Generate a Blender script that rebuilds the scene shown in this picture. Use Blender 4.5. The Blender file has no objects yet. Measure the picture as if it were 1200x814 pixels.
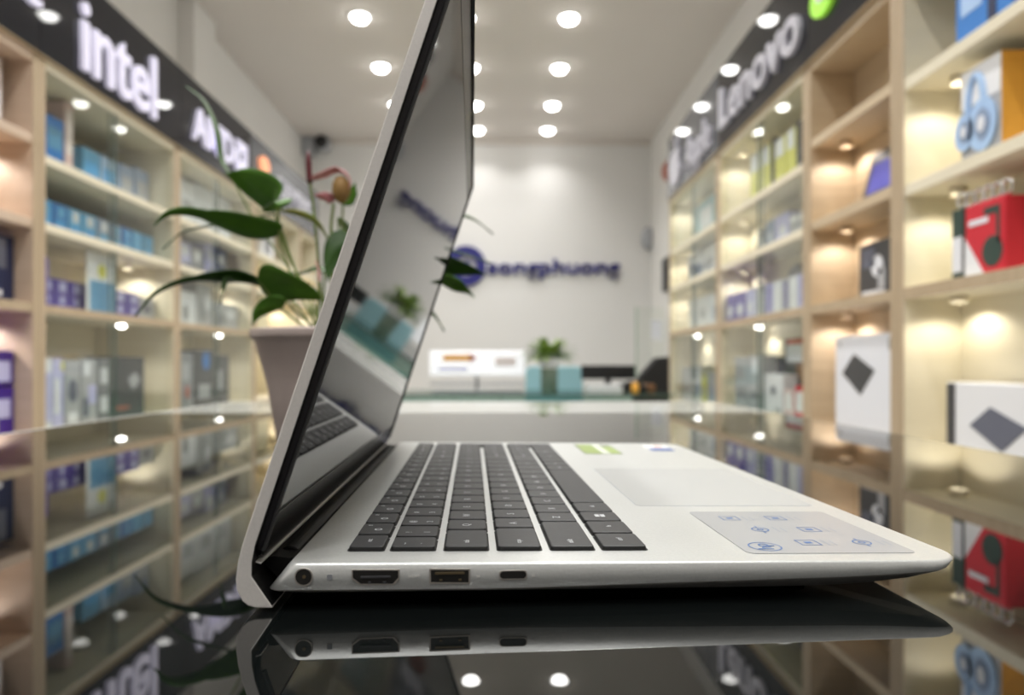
import bpy, bmesh, math, random
from mathutils import Matrix, Vector
random.seed(7)
C = bpy.context.scene.collection
S = bpy.context.scene
PI = math.pi
TZ = 0.90                 # height of the glass counter
ZC = TZ + 0.0837          # height of the lens
# ------------------------------------------------------------------ camera
cam = bpy.data.cameras.new('camera'); co = bpy.data.objects.new('camera', cam); C.objects.link(co)
cam.sensor_width = 36.0; cam.lens = 803 / 1200 * 36; cam.shift_y = 19 / 1200
co.location = (0, 0, ZC); co.rotation_euler = (PI / 2, 0, -math.radians(0.71))
cam.clip_start = 0.01; cam.clip_end = 60
cam.dof.use_dof = True; cam.dof.focus_distance = 0.27; cam.dof.aperture_fstop = 7.6
S.camera = co
# ------------------------------------------------------------------ world, exposure
w = bpy.data.worlds.new('world'); S.world = w; w.use_nodes = True
w.node_tree.nodes['Background'].inputs[0].default_value = (0.9, 0.95, 1.0, 1)
w.node_tree.nodes['Background'].inputs[1].default_value = 0.4
S.view_settings.view_transform = 'Standard'; S.view_settings.look = 'None'
S.view_settings.gamma = 1; S.view_settings.use_curve_mapping = False
S.view_settings.exposure = 0.45
S.cycles.use_denoising = True
S.cycles.max_bounces = 10; S.cycles.transparent_max_bounces = 16
S.cycles.caustics_reflective = False; S.cycles.caustics_refractive = False
S.cycles.sample_clamp_indirect = 6
LAMP_W = 3.4              # ceiling downlights, watts each
PUCK_W = 1.6              # shelf spots, watts each

# ------------------------------------------------------------------ helpers
def tag(o, label=None, cat=None, group=None, kind=None):
    if label: o['label'] = label
    if cat: o['category'] = cat
    if group: o['group'] = group
    if kind: o['kind'] = kind
    return o
def empty(name, loc=(0, 0, 0), rz=0, label=None, cat=None, group=None, parent=None):
    o = bpy.data.objects.new(name, None); C.objects.link(o); o.location = loc; o.rotation_euler = (0, 0, rz)
    o.empty_display_size = .05
    if parent: o.parent = parent
    return tag(o, label, cat, group)
def fin(name, bm, mat, parent=None, smooth=False, bevel=0, loc=None, rz=0, segs=2):
    bmesh.ops.recalc_face_normals(bm, faces=bm.faces[:])
    me = bpy.data.meshes.new(name); bm.to_mesh(me); bm.free()
    o = bpy.data.objects.new(name, me); C.objects.link(o)
    mats = mat if isinstance(mat, (list, tuple)) else [mat]
    for m in mats: me.materials.append(m)
    if smooth:
        for p in me.polygons: p.use_smooth = True
    if bevel:
        b = o.modifiers.new('bevel', 'BEVEL'); b.width = bevel; b.segments = segs; b.limit_method = 'ANGLE'; b.angle_limit = math.radians(35)
    if parent: o.parent = parent
    if loc: o.location = loc
    if rz: o.rotation_euler[2] = rz
    return o
def abox(bm, x0, x1, y0, y1, z0, z1, mi=0):
    if x1 < x0: x0, x1 = x1, x0
    if y1 < y0: y0, y1 = y1, y0
    v = [bm.verts.new(p) for p in ((x0,y0,z0),(x1,y0,z0),(x1,y1,z0),(x0,y1,z0),(x0,y0,z1),(x1,y0,z1),(x1,y1,z1),(x0,y1,z1))]
    for f in ((0,3,2,1),(4,5,6,7),(0,1,5,4),(1,2,6,5),(2,3,7,6),(3,0,4,7)):
        bm.faces.new([v[i] for i in f]).material_index = mi
def box(name, x0, x1, y0, y1, z0, z1, mat, parent=None, bevel=0, loc=None):
    bm = bmesh.new(); abox(bm, x0, x1, y0, y1, z0, z1); return fin(name, bm, mat, parent, bevel=bevel, loc=loc)
def prism(bm, pts, d, o=Vector((0,0,0)), ex=Vector((1,0,0)), ey=Vector((0,1,0)), ez=Vector((0,0,1)), mi=0):
    """polygon pts (a,b) in plane ex,ey extruded by d along ez"""
    a = [bm.verts.new(o + ex*p[0] + ey*p[1]) for p in pts]; b = [bm.verts.new(o + ex*p[0] + ey*p[1] + ez*d) for p in pts]
    n = len(pts)
    f = bm.faces.new(a[::-1]); f.material_index = mi
    f = bm.faces.new(b); f.material_index = mi
    for i in range(n):
        f = bm.faces.new((a[i], a[(i+1) % n], b[(i+1) % n], b[i])); f.material_index = mi
def ngon(r, n=24, cx=0, cy=0, ry=None, a0=0):
    ry = r if ry is None else ry
    return [(cx + r*math.cos(a0 + 2*PI*i/n), cy + ry*math.sin(a0 + 2*PI*i/n)) for i in range(n)]
def rrect(x0, x1, y0, y1, r, n=4):
    pts = []
    for cx, cy, a in ((x1-r, y1-r, 0), (x0+r, y1-r, 90), (x0+r, y0+r, 180), (x1-r, y0+r, 270)):
        for i in range(n + 1):
            t = math.radians(a + 90*i/n); pts.append((cx + r*math.cos(t), cy + r*math.sin(t)))
    return pts
def lathe(bm, prof, n=32, o=(0,0,0), mi=0):
    rings = []
    for r, z in prof:
        rings.append([bm.verts.new((o[0]+r*math.cos(2*PI*i/n), o[1]+r*math.sin(2*PI*i/n), o[2]+z)) for i in range(n)] if r > 1e-6 else [bm.verts.new((o[0], o[1], o[2]+z))])
    for a, b in zip(rings, rings[1:]):
        for i in range(n):
            j = (i+1) % n
            if len(a) == 1 and len(b) == 1: continue
            if len(a) == 1: f = bm.faces.new((a[0], b[i], b[j]))
            elif len(b) == 1: f = bm.faces.new((a[i], b[0], a[j]))
            else: f = bm.faces.new((a[i], b[i], b[j], a[j]))
            f.material_index = mi
def tube(bm, pts, r, n=8, mi=0):
    """swept tube; r is a number or list"""
    pts = [Vector(p) for p in pts]; rs = r if isinstance(r, (list, tuple)) else [r]*len(pts)
    rings = []
    for i, p in enumerate(pts):
        t = (pts[min(i+1, len(pts)-1)] - pts[max(i-1, 0)]).normalized()
        a = t.cross(Vector((0, 1, 0.13))).normalized(); b = t.cross(a)
        rings.append([bm.verts.new(p + (a*math.cos(2*PI*k/n) + b*math.sin(2*PI*k/n))*rs[i]) for k in range(n)])
    for u, v in zip(rings, rings[1:]):
        for k in range(n): bm.faces.new((u[k], u[(k+1) % n], v[(k+1) % n], v[k])).material_index = mi
    bm.faces.new(rings[0][::-1]); bm.faces.new(rings[-1])
def spline(pts, n=6):
    P = [Vector(p) for p in pts]; P = [P[0]*2 - P[1]] + P + [P[-1]*2 - P[-2]]; out = []
    for i in range(1, len(P) - 2):
        for k in range(n):
            t = k/n; a, b, c, d = P[i-1], P[i], P[i+1], P[i+2]
            out.append(.5*((2*b) + (c-a)*t + (2*a-5*b+4*c-d)*t*t + (-a+3*b-3*c+d)*t*t*t))
    return out + [P[-2]]

# ------------------------------------------------------------------ materials
M = {}
def mat(name, col, rough=.5, metal=0, ior=None, emit=None, estr=0, trans=0, spec=None):
    m = bpy.data.materials.new(name); m.use_nodes = True; b = m.node_tree.nodes['Principled BSDF']
    b.inputs['Base Color'].default_value = (*col, 1); b.inputs['Roughness'].default_value = rough; b.inputs['Metallic'].default_value = metal
    if ior: b.inputs['IOR'].default_value = ior
    if spec is not None: b.inputs['Specular IOR Level'].default_value = spec
    if trans: b.inputs['Transmission Weight'].default_value = trans
    if emit: b.inputs['Emission Color'].default_value = (*emit, 1); b.inputs['Emission Strength'].default_value = estr
    M[name] = m; return m
def noisy(m, c2, scale=8, stretch=(1, 1, 1), detail=4, bump=0, fac=1.0, lo=.35, hi=.65):
    """blend a second colour into the base with stretched noise"""
    nt = m.node_tree; b = nt.nodes['Principled BSDF']; c1 = tuple(b.inputs['Base Color'].default_value)
    tc = nt.nodes.new('ShaderNodeTexCoord'); mp = nt.nodes.new('ShaderNodeMapping'); mp.inputs['Scale'].default_value = stretch
    nz = nt.nodes.new('ShaderNodeTexNoise'); nz.inputs['Scale'].default_value = scale; nz.inputs['Detail'].default_value = detail
    cr = nt.nodes.new('ShaderNodeValToRGB'); cr.color_ramp.elements[0].position = lo; cr.color_ramp.elements[1].position = hi
    cr.color_ramp.elements[0].color = c1; cr.color_ramp.elements[1].color = (*[a*(1-fac)+q*fac for a, q in zip(c1, c2)], 1)
    nt.links.new(tc.outputs['Object'], mp.inputs[0]); nt.links.new(mp.outputs[0], nz.inputs[0]); nt.links.new(nz.outputs[0], cr.inputs[0]); nt.links.new(cr.outputs[0], b.inputs['Base Color'])
    if bump:
        bp = nt.nodes.new('ShaderNodeBump'); bp.inputs['Strength'].default_value = bump; bp.inputs['Distance'].default_value = .002
        nt.links.new(nz.outputs[0], bp.inputs['Height']); nt.links.new(bp.outputs[0], b.inputs['Normal'])
    return m
noisy(mat('aluminium', (.69, .705, .695), .36, .55), (.65, .665, .655), 900, bump=.05)
noisy(mat('lid_aluminium', (.76, .73, .70), .4, .3), (.72, .695, .665), 900, bump=.05)
mat('bottom_cover', (.30, .29, .28), .45, .3)
mat('edge_bright', (.85, .85, .83), .35, .3)
mat('trackpad', (.47, .48, .475), .4, .2)
mat('key', (.027, .028, .030), .48); noisy(M['key'], (.035, .036, .038), 600)
mat('key_side', (.004, .004, .004), .6)
mat('legend', (.62, .64, .66), .5)
mat('bezel', (.006, .006, .008), .22, ior=1.5)
mat('screen', (.012, .014, .016), .035, ior=1.75)
mat('hinge', (.004, .004, .004), .55, spec=.25)
mat('rubber', (.02, .02, .02), .8)
mat('port_black', (.008, .007, .006), .5)
mat('port_gold', (.22, .17, .10), .4, .8)
mat('port_rim', (.62, .58, .53), .3, .8)
mat('side_print', (.78, .76, .73), .5)
mat('film', (.37, .38, .395), .28, .1)
mat('film_ink', (.08, .16, .36), .4); mat('film_grey', (.33, .36, .42), .4)
mat('sticker_green', (.33, .43, .13), .35); mat('sticker_pale', (.70, .76, .62), .35); mat('sticker_grey', (.25, .28, .22), .35)
mat('sticker_white', (.85, .85, .85), .3); mat('sticker_blue', (.05, .12, .38), .3); mat('sticker_red', (.7, .2, .15), .3)
mat('counter_glass', (.004, .005, .005), .0, ior=1.78)
mat('counter_trim', (.75, .76, .74), .3, .4)
mat('counter_body', (.03, .03, .03), .5)
mat('counter_rim', (.55, .57, .55), .06, ior=1.6)
W1 = noisy(mat('wood', (.62, .50, .345), .5), (.52, .405, .27), 5, (.6, .6, 9), 6, lo=.3, hi=.7)
W2 = noisy(mat('wood_pale', (.80, .74, .59), .5), (.75, .685, .53), 4, (.6, .6, 7), 6, lo=.3, hi=.7)
W3 = noisy(mat('wood_rose', (.66, .52, .41), .5), (.58, .45, .34), 5, (.6, .6, 8), 6, lo=.3, hi=.7)
noisy(mat('edge_wood', (.50, .39, .265), .5), (.43, .33, .215), 5, (.6, 9, .6), 6, lo=.3, hi=.7)
mat('wall_paint', (.80, .785, .76), .7); noisy(M['wall_paint'], (.77, .755, .73), 1.5)
mat('ceiling_paint', (.74, .69, .65), .85); noisy(M['ceiling_paint'], (.72, .67, .63), 1.5)
mat('back_paint', (.78, .77, .76), .55)
mat('floor_tile', (.42, .40, .37), .15); noisy(M['floor_tile'], (.5, .48, .45), 3)
mat('sign_panel', (.010, .011, .017), .03, ior=1.42)
mat('sign_grey', (.10, .105, .12), .05, ior=1.5)
mat('sign_letters', (.60, .58, .70), .4, emit=(.84, .80, 1.0), estr=.32)
mat('sign_letters_dim', (.52, .51, .56), .5, emit=(.84, .82, 1.0), estr=.05)
mat('sign_orange', (.9, .35, .18), .4, emit=(1, .4, .2), estr=.5)
mat('sign_green', (.35, .75, .05), .4, emit=(.4, .95, .08), estr=.25)
mat('lamp_glow', (1, 1, 1), .5, emit=(1, .985, .94), estr=14)
mat('lamp_ring', (.85, .85, .85), .4)
mat('puck_glow', (1, 1, 1), .5, emit=(1, .93, .88), estr=14)
mat('brand_blue', (.018, .018, .17), .5)
mat('white_plastic', (.85, .85, .85), .35)
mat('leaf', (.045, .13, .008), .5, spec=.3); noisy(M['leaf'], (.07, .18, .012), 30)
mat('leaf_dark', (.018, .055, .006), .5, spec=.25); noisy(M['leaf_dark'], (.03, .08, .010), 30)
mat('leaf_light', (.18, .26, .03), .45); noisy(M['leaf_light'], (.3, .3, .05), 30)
mat('stem', (.16, .22, .05), .5); mat('spadix', (.10, .012, .018), .5); mat('spathe', (.78, .42, .42), .5); noisy(M['spathe'], (.55, .20, .22), 60)
mat('bud', (.30, .17, .05), .6)
mat('pot', (.55, .46, .43), .38); noisy(M['pot'], (.52, .43, .40), 25)
mat('soil', (.05, .035, .02), .9)
for n, c in dict(sky=(.10,.42,.85), blue=(.03,.20,.60), azure=(.16,.46,.78), navy=(.012,.02,.07), violet=(.13,.09,.42), deep_violet=(.05,.015,.26), lilac=(.52,.52,.80),
                 pale=(.78,.80,.86), white=(.84,.85,.88), grey=(.24,.25,.27), midgrey=(.42,.43,.46), slate=(.13,.14,.19), black=(.012,.012,.014), charcoal=(.055,.055,.06),
                 pink=(.75,.55,.55), red=(.62,.02,.04), orange=(.85,.42,.06), yellow=(.78,.76,.16), cream=(.85,.78,.55), teal=(.30,.52,.58), brown=(.22,.10,.04),
                 greyblue=(.26,.34,.50), steelblue=(.12,.32,.55), rust=(.42,.12,.08), greendark=(.03,.06,.05), paleblue=(.42,.60,.88), rosewhite=(.85,.76,.76)).items():
    mat(n, c, .4)
mat('chrome', (.7, .7, .7), .2, 1)
def glassmat(name, tint, f=1.5, boost=1.0):
    m = bpy.data.materials.new(name); m.use_nodes = True; nt = m.node_tree; nt.nodes.clear()
    o = nt.nodes.new('ShaderNodeOutputMaterial'); mx = nt.nodes.new('ShaderNodeMixShader'); t = nt.nodes.new('ShaderNodeBsdfTransparent'); g = nt.nodes.new('ShaderNodeBsdfGlossy')
    lw = nt.nodes.new('ShaderNodeLayerWeight'); lw.inputs[0].default_value = .5
    pw = nt.nodes.new('ShaderNodeMath'); pw.operation = 'POWER'; pw.inputs[1].default_value = 5; nt.links.new(lw.outputs['Facing'], pw.inputs[0])
    fr = nt.nodes.new('ShaderNodeMath'); fr.operation = 'MULTIPLY_ADD'; fr.inputs[1].default_value = .75; fr.inputs[2].default_value = .035; nt.links.new(pw.outputs[0], fr.inputs[0])
    t.inputs[0].default_value = (*tint, 1); g.inputs['Roughness'].default_value = 0.0
    nt.links.new(fr.outputs[0], mx.inputs[0]); nt.links.new(t.outputs[0], mx.inputs[1]); nt.links.new(g.outputs[0], mx.inputs[2]); nt.links.new(mx.outputs[0], o.inputs[0])
    M[name] = m; return m
glassmat('door_glass', (.97, .985, .97)); glassmat('desk_glass', (.62, .74, .70)); glassmat('vase_glass', (.75, .82, .78))
mat('glass_edge', (.08, .12, .10), .2)

def text(name, s, mat_, size, o, dx, dy, depth=.004, parent=None, bold=0, align='LEFT', width=None, space=1.0):
    """lettering lying in the plane dx,dy, standing off towards dx x dy; width stretches it to that length"""
    cu = bpy.data.curves.new(name, 'FONT'); cu.body = s; cu.size = 1; cu.extrude = depth/size/2; cu.offset = bold; cu.align_x = align; cu.resolution_u = 3; cu.space_character = space
    ob = bpy.data.objects.new(name, cu); C.objects.link(ob); cu.materials.append(mat_)
    sx = size
    if width:
        bpy.context.view_layer.update(); sx = width/max(ob.dimensions.x, 1e-4)
    dx, dy = Vector(dx).normalized(), Vector(dy).normalized(); dz = dx.cross(dy)
    m = Matrix.Identity(4)
    for i in range(3): m[i][0] = dx[i]*sx; m[i][1] = dy[i]*size; m[i][2] = dz[i]*size; m[i][3] = o[i] + dz[i]*depth/2
    bpy.context.view_layer.update()
    me = bpy.data.meshes.new_from_object(ob.evaluated_get(bpy.context.evaluated_depsgraph_get())); me.name = name
    bpy.data.objects.remove(ob); bpy.data.curves.remove(cu)
    if not me.materials: me.materials.append(mat_)
    ob = bpy.data.objects.new(name, me); C.objects.link(ob)
    if parent: ob.parent = parent
    ob.matrix_local = m
    return ob

# ================================================================== THE ROOM
XL, XR, YB, YF, H = -2.03, 1.51, 7.0, -2.4, ZC + 2.28
def struct(name, *a):
    return tag(box(name, *a), kind='structure')
struct('floor', XL-.1, XR+.1, YF-.1, YB+.1, -.1, 0, M['floor_tile'])
struct('ceiling', XL-.1, XR+.1, YF-.1, YB+.1, H, H+.1, M['ceiling_paint'])
struct('wall_left', XL-.1, XL, YF-.1, YB+.1, 0, H, M['wall_paint'])
struct('wall_right', XR, XR+.1, YF-.1, YB+.1, 0, H, M['wall_paint'])
struct('wall_back', XL, XR, YB, YB+.1, 0, H, M['back_paint'])
struct('wall_front', XL, XR, YF-.1, YF, 0, H, mat('front_wall', (.20, .18, .165), .6))
struct('pillar', XL, XL+.10, 4.30, 4.62, ZC+1.475, H, M['wall_paint'])
struct('trim_1', XL, XR, YB-.02, YB, H-.05, H, M['ceiling_paint'])
struct('baseboard_back', XL, XR, YB-.012, YB, 0, .09, M['white_plastic'])

# ceiling downlights
lampc = 0
for j, ly in enumerate([6.66, 6.02, 5.26, 4.50, 3.74, 2.98, 2.22, 1.46, .70, -.06, -.82, -1.6]):
    for i, lx in enumerate([-.94, -.25, .43]):
        row = ['left', 'middle', 'right'][i]
        vis = j < 4
        r = empty('ceiling_downlight', (lx, ly, H), 0,
                  ('round white downlight in the %s ceiling row, %s' % (row, ['nearest the back wall', 'second from the back wall', 'third from the back wall', 'fourth from the back wall'][j])) if vis
                  else 'round white ceiling downlight above or behind the laptop, out of the photo', 'ceiling light', 'recessed ceiling downlights')
        bm = bmesh.new(); lathe(bm, [(.054, -.001), (.074, -.001), (.076, -.006), (.070, -.012), (.056, -.012), (.054, -.001)], 28)
        fin('trim_ring', bm, M['lamp_ring'], r, True)
        bm = bmesh.new(); lathe(bm, [(.054, -.006), (.053, -.020), (.044, -.034), (.028, -.042), (0, -.045)], 28)
        fin('diffuser', bm, M['lamp_glow'], r, True)
        li = bpy.data.lights.new('lamp', 'AREA'); li.shape = 'DISK'; li.size = .105; li.energy = LAMP_W * (.6 if j == 0 else 1); li.color = (1, .985, .955); li.spread = math.radians(125)
        lo = bpy.data.objects.new('lamp', li); C.objects.link(lo); lo.parent = r; lo.location = (0, 0, -.048)

# ================================================================== SHELVING
T = .032
FX = {-1: -1.62, 1: 1.10}; BX = {-1: XL+.012, 1: XR-.012}; BP_ = {-1: XL+.012, 1: 1.272}   # back of the carcass, and of the compartments
BAYS = []
def bay(side, y0, y1, boards, label, mt, glass=False, name='display_cabinet', pucks=True, base=-.24, col=(1, .93, .80), watt=None):
    f, b = FX[side], BX[side]; s = side
    BAYS.append((side, y0+T+.003, y1-T-.003, sorted([base]+list(boards)+[1.075])))
    r = empty(name, (f, (y0+y1)/2, 0), 0, label, 'cabinet', 'wall display cabinets')
    cy = (y0+y1)/2
    def L(x0, x1, ya, yb, z0, z1, n, m, bev=.002): return box(n, x0-f, x1-f, ya-cy, yb-cy, z0, z1, m, r, bevel=bev)
    top = ZC + 1.075
    L(f, b, y0+.001, y0+T, .0, top, 'side_panel', mt); L(f, b, y1-T, y1-.001, .0, top, 'side_panel', mt)
    b = BP_[s]; L(b-s*.016, b, y0+T, y1-T, .08, top, 'back_panel', mt, 0)
    L(f, b-s*.016, y0+T, y1-T, top-T, top, 'top_panel', mt)
    lev = [ZC+z for z in boards] + [ZC+base]
    for z in lev: L(f+s*.002, b-s*.016, y0+T, y1-T, z-T, z, 'shelf_board', mt)
    # slim brown edge banding on the front of the uprights and of the lower shelves
    for ya, yb in ((y0+.0015, y0+T-.0005), (y1-T+.0005, y1-.0015)): L(f-s*.0022, f-s*.0002, ya, yb, .01, top-.002, 'edge_band', M['edge_wood'], 0)
    for z in lev[-2:]: L(f-s*.0002, f+s*.0018, y0+T+.001, y1-T-.001, z-T+.0005, z-.0005, 'edge_band', M['edge_wood'], 0)
    # cupboard below
    for k in range(2):
        ya = y0+T+.002 + k*((y1-y0)/2-T); yb = ya + (y1-y0)/2-T-.004
        d = L(f-s*.002, f+s*.018, ya, yb, .10, ZC+base-T-.004, 'cupboard_door', mt)
        bm = bmesh.new(); hy = (yb-.04 if k == 0 else ya+.04)-cy; tube(bm, [(-s*.012, hy, .45), (-s*.012, hy, .60)], .006)
        fin('handle', bm, M['chrome'], d)
    L(f+s*.02, f+s*.035, y0+T, y1-T, 0, .09, 'plinth', mt)
    # shelf spots
    ups = [top-T] + [ZC+z-T for z in boards]
    if pucks:
        for k, z in enumerate(ups):
            zz = z - ZC
            narrow = y1-y0 < .8
            if k == 0 and (narrow or side < 0 or y0 < 1): continue
            if side < 0 and glass and k == 1: continue
            bare = glass and abs(zz - (.21-T)) < .01
            py, pxx = y1-T-(.085 if narrow else .10), f+s*((.17 if side < 0 else .085) if not bare else .09)
            if bare: py = y1-T-.30
            if side > 0 and y0 < 1: py = y1-T-.10
            if bare:
                bm = bmesh.new(); lathe(bm, [(.018, -.002), (.017, -.010), (.011, -.016), (0, -.018)], 18); g = fin('spot_lens', bm, M['puck_glow'], r, True, loc=(pxx-f, py-cy, z))
                bm = bmesh.new(); lathe(bm, [(.018, 0), (.026, -.0005), (.026, -.004), (.018, -.005)], 20); fin('spot_ring', bm, M['lamp_ring'], r, True, loc=(pxx-f, py-cy, z))
            else:
                bm = bmesh.new(); lathe(bm, [(0, -.003), (.014, -.003)], 18); g = fin('spot_lens', bm, M['puck_glow'], r, loc=(pxx-f, py-cy, z))
                bm = bmesh.new(); lathe(bm, [(.0185, 0), (.021, 0), (.021, -.019), (.0185, -.019), (.0185, 0)], 24); fin('spot_can', bm, mt, r, True, loc=(pxx-f, py-cy, z))
            li = bpy.data.lights.new('spot', 'SPOT'); li.spot_size = math.radians(150); li.spot_blend = .5; li.shadow_soft_size = .008; li.energy = (watt or PUCK_W)*(1.0 if side < 0 else .62)*(1.15 if narrow else 1); li.color = col
            lo = bpy.data.objects.new('spot', li); C.objects.link(lo); lo.parent = r; lo.location = (pxx-f, py-cy, z-(.0125 if not bare else .034))
    if glass:
        gz0, gz1 = ZC+base+.002, top-T-.002
        mid = y0 + (y1-y0)*.47
        for k, (ya, yb) in enumerate(((y0+T, mid+.015), (mid-.015, y1-T))):
            xo = f + s*(.006 + .010*k)
            d = L(xo, xo+s*.004, ya+.001, yb-.001, gz0, gz1, 'glass_door', M['door_glass'], 0)
            ye = yb if k == 0 else ya
            box('door_edge', xo-f, xo+s*.005-f, ye-(.010 if k == 0 else .003)-cy, ye-cy, gz0, gz1, M['glass_edge'], d)
    return r
ZB = [.74, .50, .21]
WARM = (1, .92, .86); CRM = (1, .94, .84)
bay(-1, 1.84, 2.41, [.79, .50, .21], 'narrow open wooden shelving bay at the left edge of the photo', W3, col=WARM)
bay(-1, 2.41, 3.42, ZB, 'glass-fronted pale wood cabinet full of blue boxes, below the intel lettering', W2, True, col=CRM)
bay(-1, 3.42, 4.47, ZB, 'glass-fronted pale wood cabinet of grey and lilac boxes, below the AMD lettering', W2, True, col=CRM)
bay(-1, 4.47, 5.47, ZB, 'pale wood cabinet behind the potted plant and its pot', W2, False, col=(1, .88, .70))
bay(-1, 5.47, 5.97, ZB, 'farthest narrow cabinet on the left wall, mostly behind plant leaves', W2, False, col=CRM)
bay(1, .87, 1.90, [.78, .49, .209], 'open wooden cabinet at the right edge holding headphone and red headset boxes', W2, False, col=(1, .94, .78))
bay(1, 1.90, 2.47, [.80, .506, .209], 'narrow open wooden bay with a tablet and white laptop carton, right side', W1, False, col=WARM)
bay(1, 2.47, 3.50, ZB, 'glass-fronted cabinet with yellow packets and lilac books, below the Lenovo lettering', W2, True, col=CRM)
bay(1, 3.50, 4.53, ZB, 'farthest glass-fronted cabinet on the right, below the Apple lettering', W2, True, col=CRM)

# ------------------------------------------------------------------ fascia signs
SB, ST = ZC+1.077, ZC+1.475
def sign(side, y0, y1, label, m=None):
    f = FX[side]; r = empty('fascia_sign', (f, (y0+y1)/2, SB), 0, label, 'sign', 'black glossy fascia signs')
    d = r; cy = (y0+y1)/2
    box('sign_face', -side*.012, side*.03, y0+.002-cy, y1-.002-cy, 0, ST-SB, m or M['sign_panel'], r)
    box('sign_box', side*.032, BX[side]-f, y0+.002-cy, y1-.002-cy, 0.001, ST-SB-.001, M['wall_paint'], r)
    box('edge_strip', -side*.016, side*.03, y0+.002-cy, y1-.002-cy, -.0014, -.0004, W1, r)
    return r
def lett(r, s, ya, yb, z, h, m, bold=.02, side=-1, name='lettering', depth=.018):
    X = FX[side] - side*.0125
    o = (X - r.location.x, ya - r.location.y, z - r.location.z)
    return text(name, s, m, h/.73, o, (0, 1 if side < 0 else -1, 0), (0, 0, 1), depth, r, bold, width=abs(yb-ya))
sL1 = sign(-1, 1.05, 2.40, 'black fascia sign panel at the top left corner of the photo')
lett(sL1, 'nvidia', 1.55, 2.37, ZC+1.225, .15, M['sign_letters'])
sL2 = sign(-1, 2.40, 3.44, 'black fascia sign with large white intel lettering')
lett(sL2, 'intel', 2.60, 3.155, ZC+1.125, .285, M['sign_letters'], .012)
sL3 = sign(-1, 3.44, 4.38, 'black fascia sign with white AMD lettering, half behind a leaf')
lett(sL3, 'AMD', 3.55, 4.08, ZC+1.165, .18, M['sign_letters'], .012)
bm = bmesh.new(); ee = dict(ex=Vector((0,1,0)), ey=Vector((0,0,1)), ez=Vector((1,0,0)))
oo = Vector((.0125, 4.11-sL3.location.y, ZC+1.165-SB))
prism(bm, [(0,.0),(.07,.07),(.13,.07),(.13,.11),(.17,.17),(.17,.0)][::-1], .018, oo, **ee)
prism(bm, [(0,.18),(.17,.18),(.12,.125),(.05,.125)], .018, oo, **ee)
prism(bm, [(0,.02),(0,.10),(.045,.145),(.045,.06)], .018, oo, **ee)
fin('arrow_emblem', bm, M['sign_letters'], sL3)
sL4 = sign(-1, 4.38, 5.97, 'grey fascia sign with an orange emblem and white lettering above the plant', M['sign_grey'])
bm = bmesh.new(); oo = Vector((.0125, 4.60-sL4.location.y, ZC+1.325-SB)); prism(bm, ngon(.085, 24, ry=.055), .018, oo, **ee); fin('orange_emblem', bm, M['sign_orange'], sL4)
bm = bmesh.new(); oo = Vector((.0125, 4.62-sL4.location.y, ZC+1.225-SB)); prism(bm, [(-.16,.03),(.0,.05),(.16,.03),(.14,-.03),(0,-.05),(-.14,-.03)], .018, oo, **ee); fin('white_emblem', bm, M['sign_letters'], sL4)
lett(sL4, 'GAMING', 4.82, 5.75, ZC+1.19, .15, M['sign_letters_dim'], .02)
sR1 = sign(1, 3.46, 4.53, 'dark fascia sign with white fruit emblem and Apple lettering', M['sign_grey'])
o_ = (FX[1]-.0125-sR1.location.x, 4.40-sR1.location.y, ZC+1.155-SB)
bm = bmesh.new()
er = dict(ex=Vector((0,-1,0)), ey=Vector((0,0,1)), ez=Vector((-1,0,0)))
ap = [(.0,.10),(.02,.155),(.07,.185),(.12,.172),(.17,.185),(.225,.165),(.205,.135),(.198,.10),(.212,.065),(.24,.045),(.21,-.01),(.17,-.04),(.12,-.025),(.075,-.04),(.03,-.005),(.008,.045)]
prism(bm, [(a, b) for a, b in ap], .018, Vector(o_), **er)
prism(bm, [(.115,.20),(.125,.235),(.165,.262),(.16,.225),(.14,.203)], .018, Vector(o_), **er)
fin('fruit_emblem', bm, M['sign_letters_dim'], sR1)
lett(sR1, 'Apple', 4.03, 3.56, ZC+1.135, .19, M['sign_letters_dim'], .006, 1)
sR2 = sign(1, 2.44, 3.46, 'black fascia sign with large white Lenovo lettering')
lett(sR2, 'Lenovo', 3.42, 2.50, ZC+1.165, .205, M['sign_letters_dim'], .012, 1)
sR3 = sign(1, .87, 2.44, 'black fascia sign with a bright green emblem at the top right')
bm = bmesh.new(); oo = Vector((-.0125, 2.30-sR3.location.y, ZC+1.245-SB))
prism(bm, ngon(.085, 28, ry=.068), .016, oo, **er); fin('green_emblem', bm, M['sign_green'], sR3)
bm = bmesh.new(); oo = Vector((-.0295, 2.30-sR3.location.y, ZC+1.245-SB)); prism(bm, ngon(.034, 20, ry=.022), .003, oo, **er); fin('emblem_centre', bm, M['white'], sR3)

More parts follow.
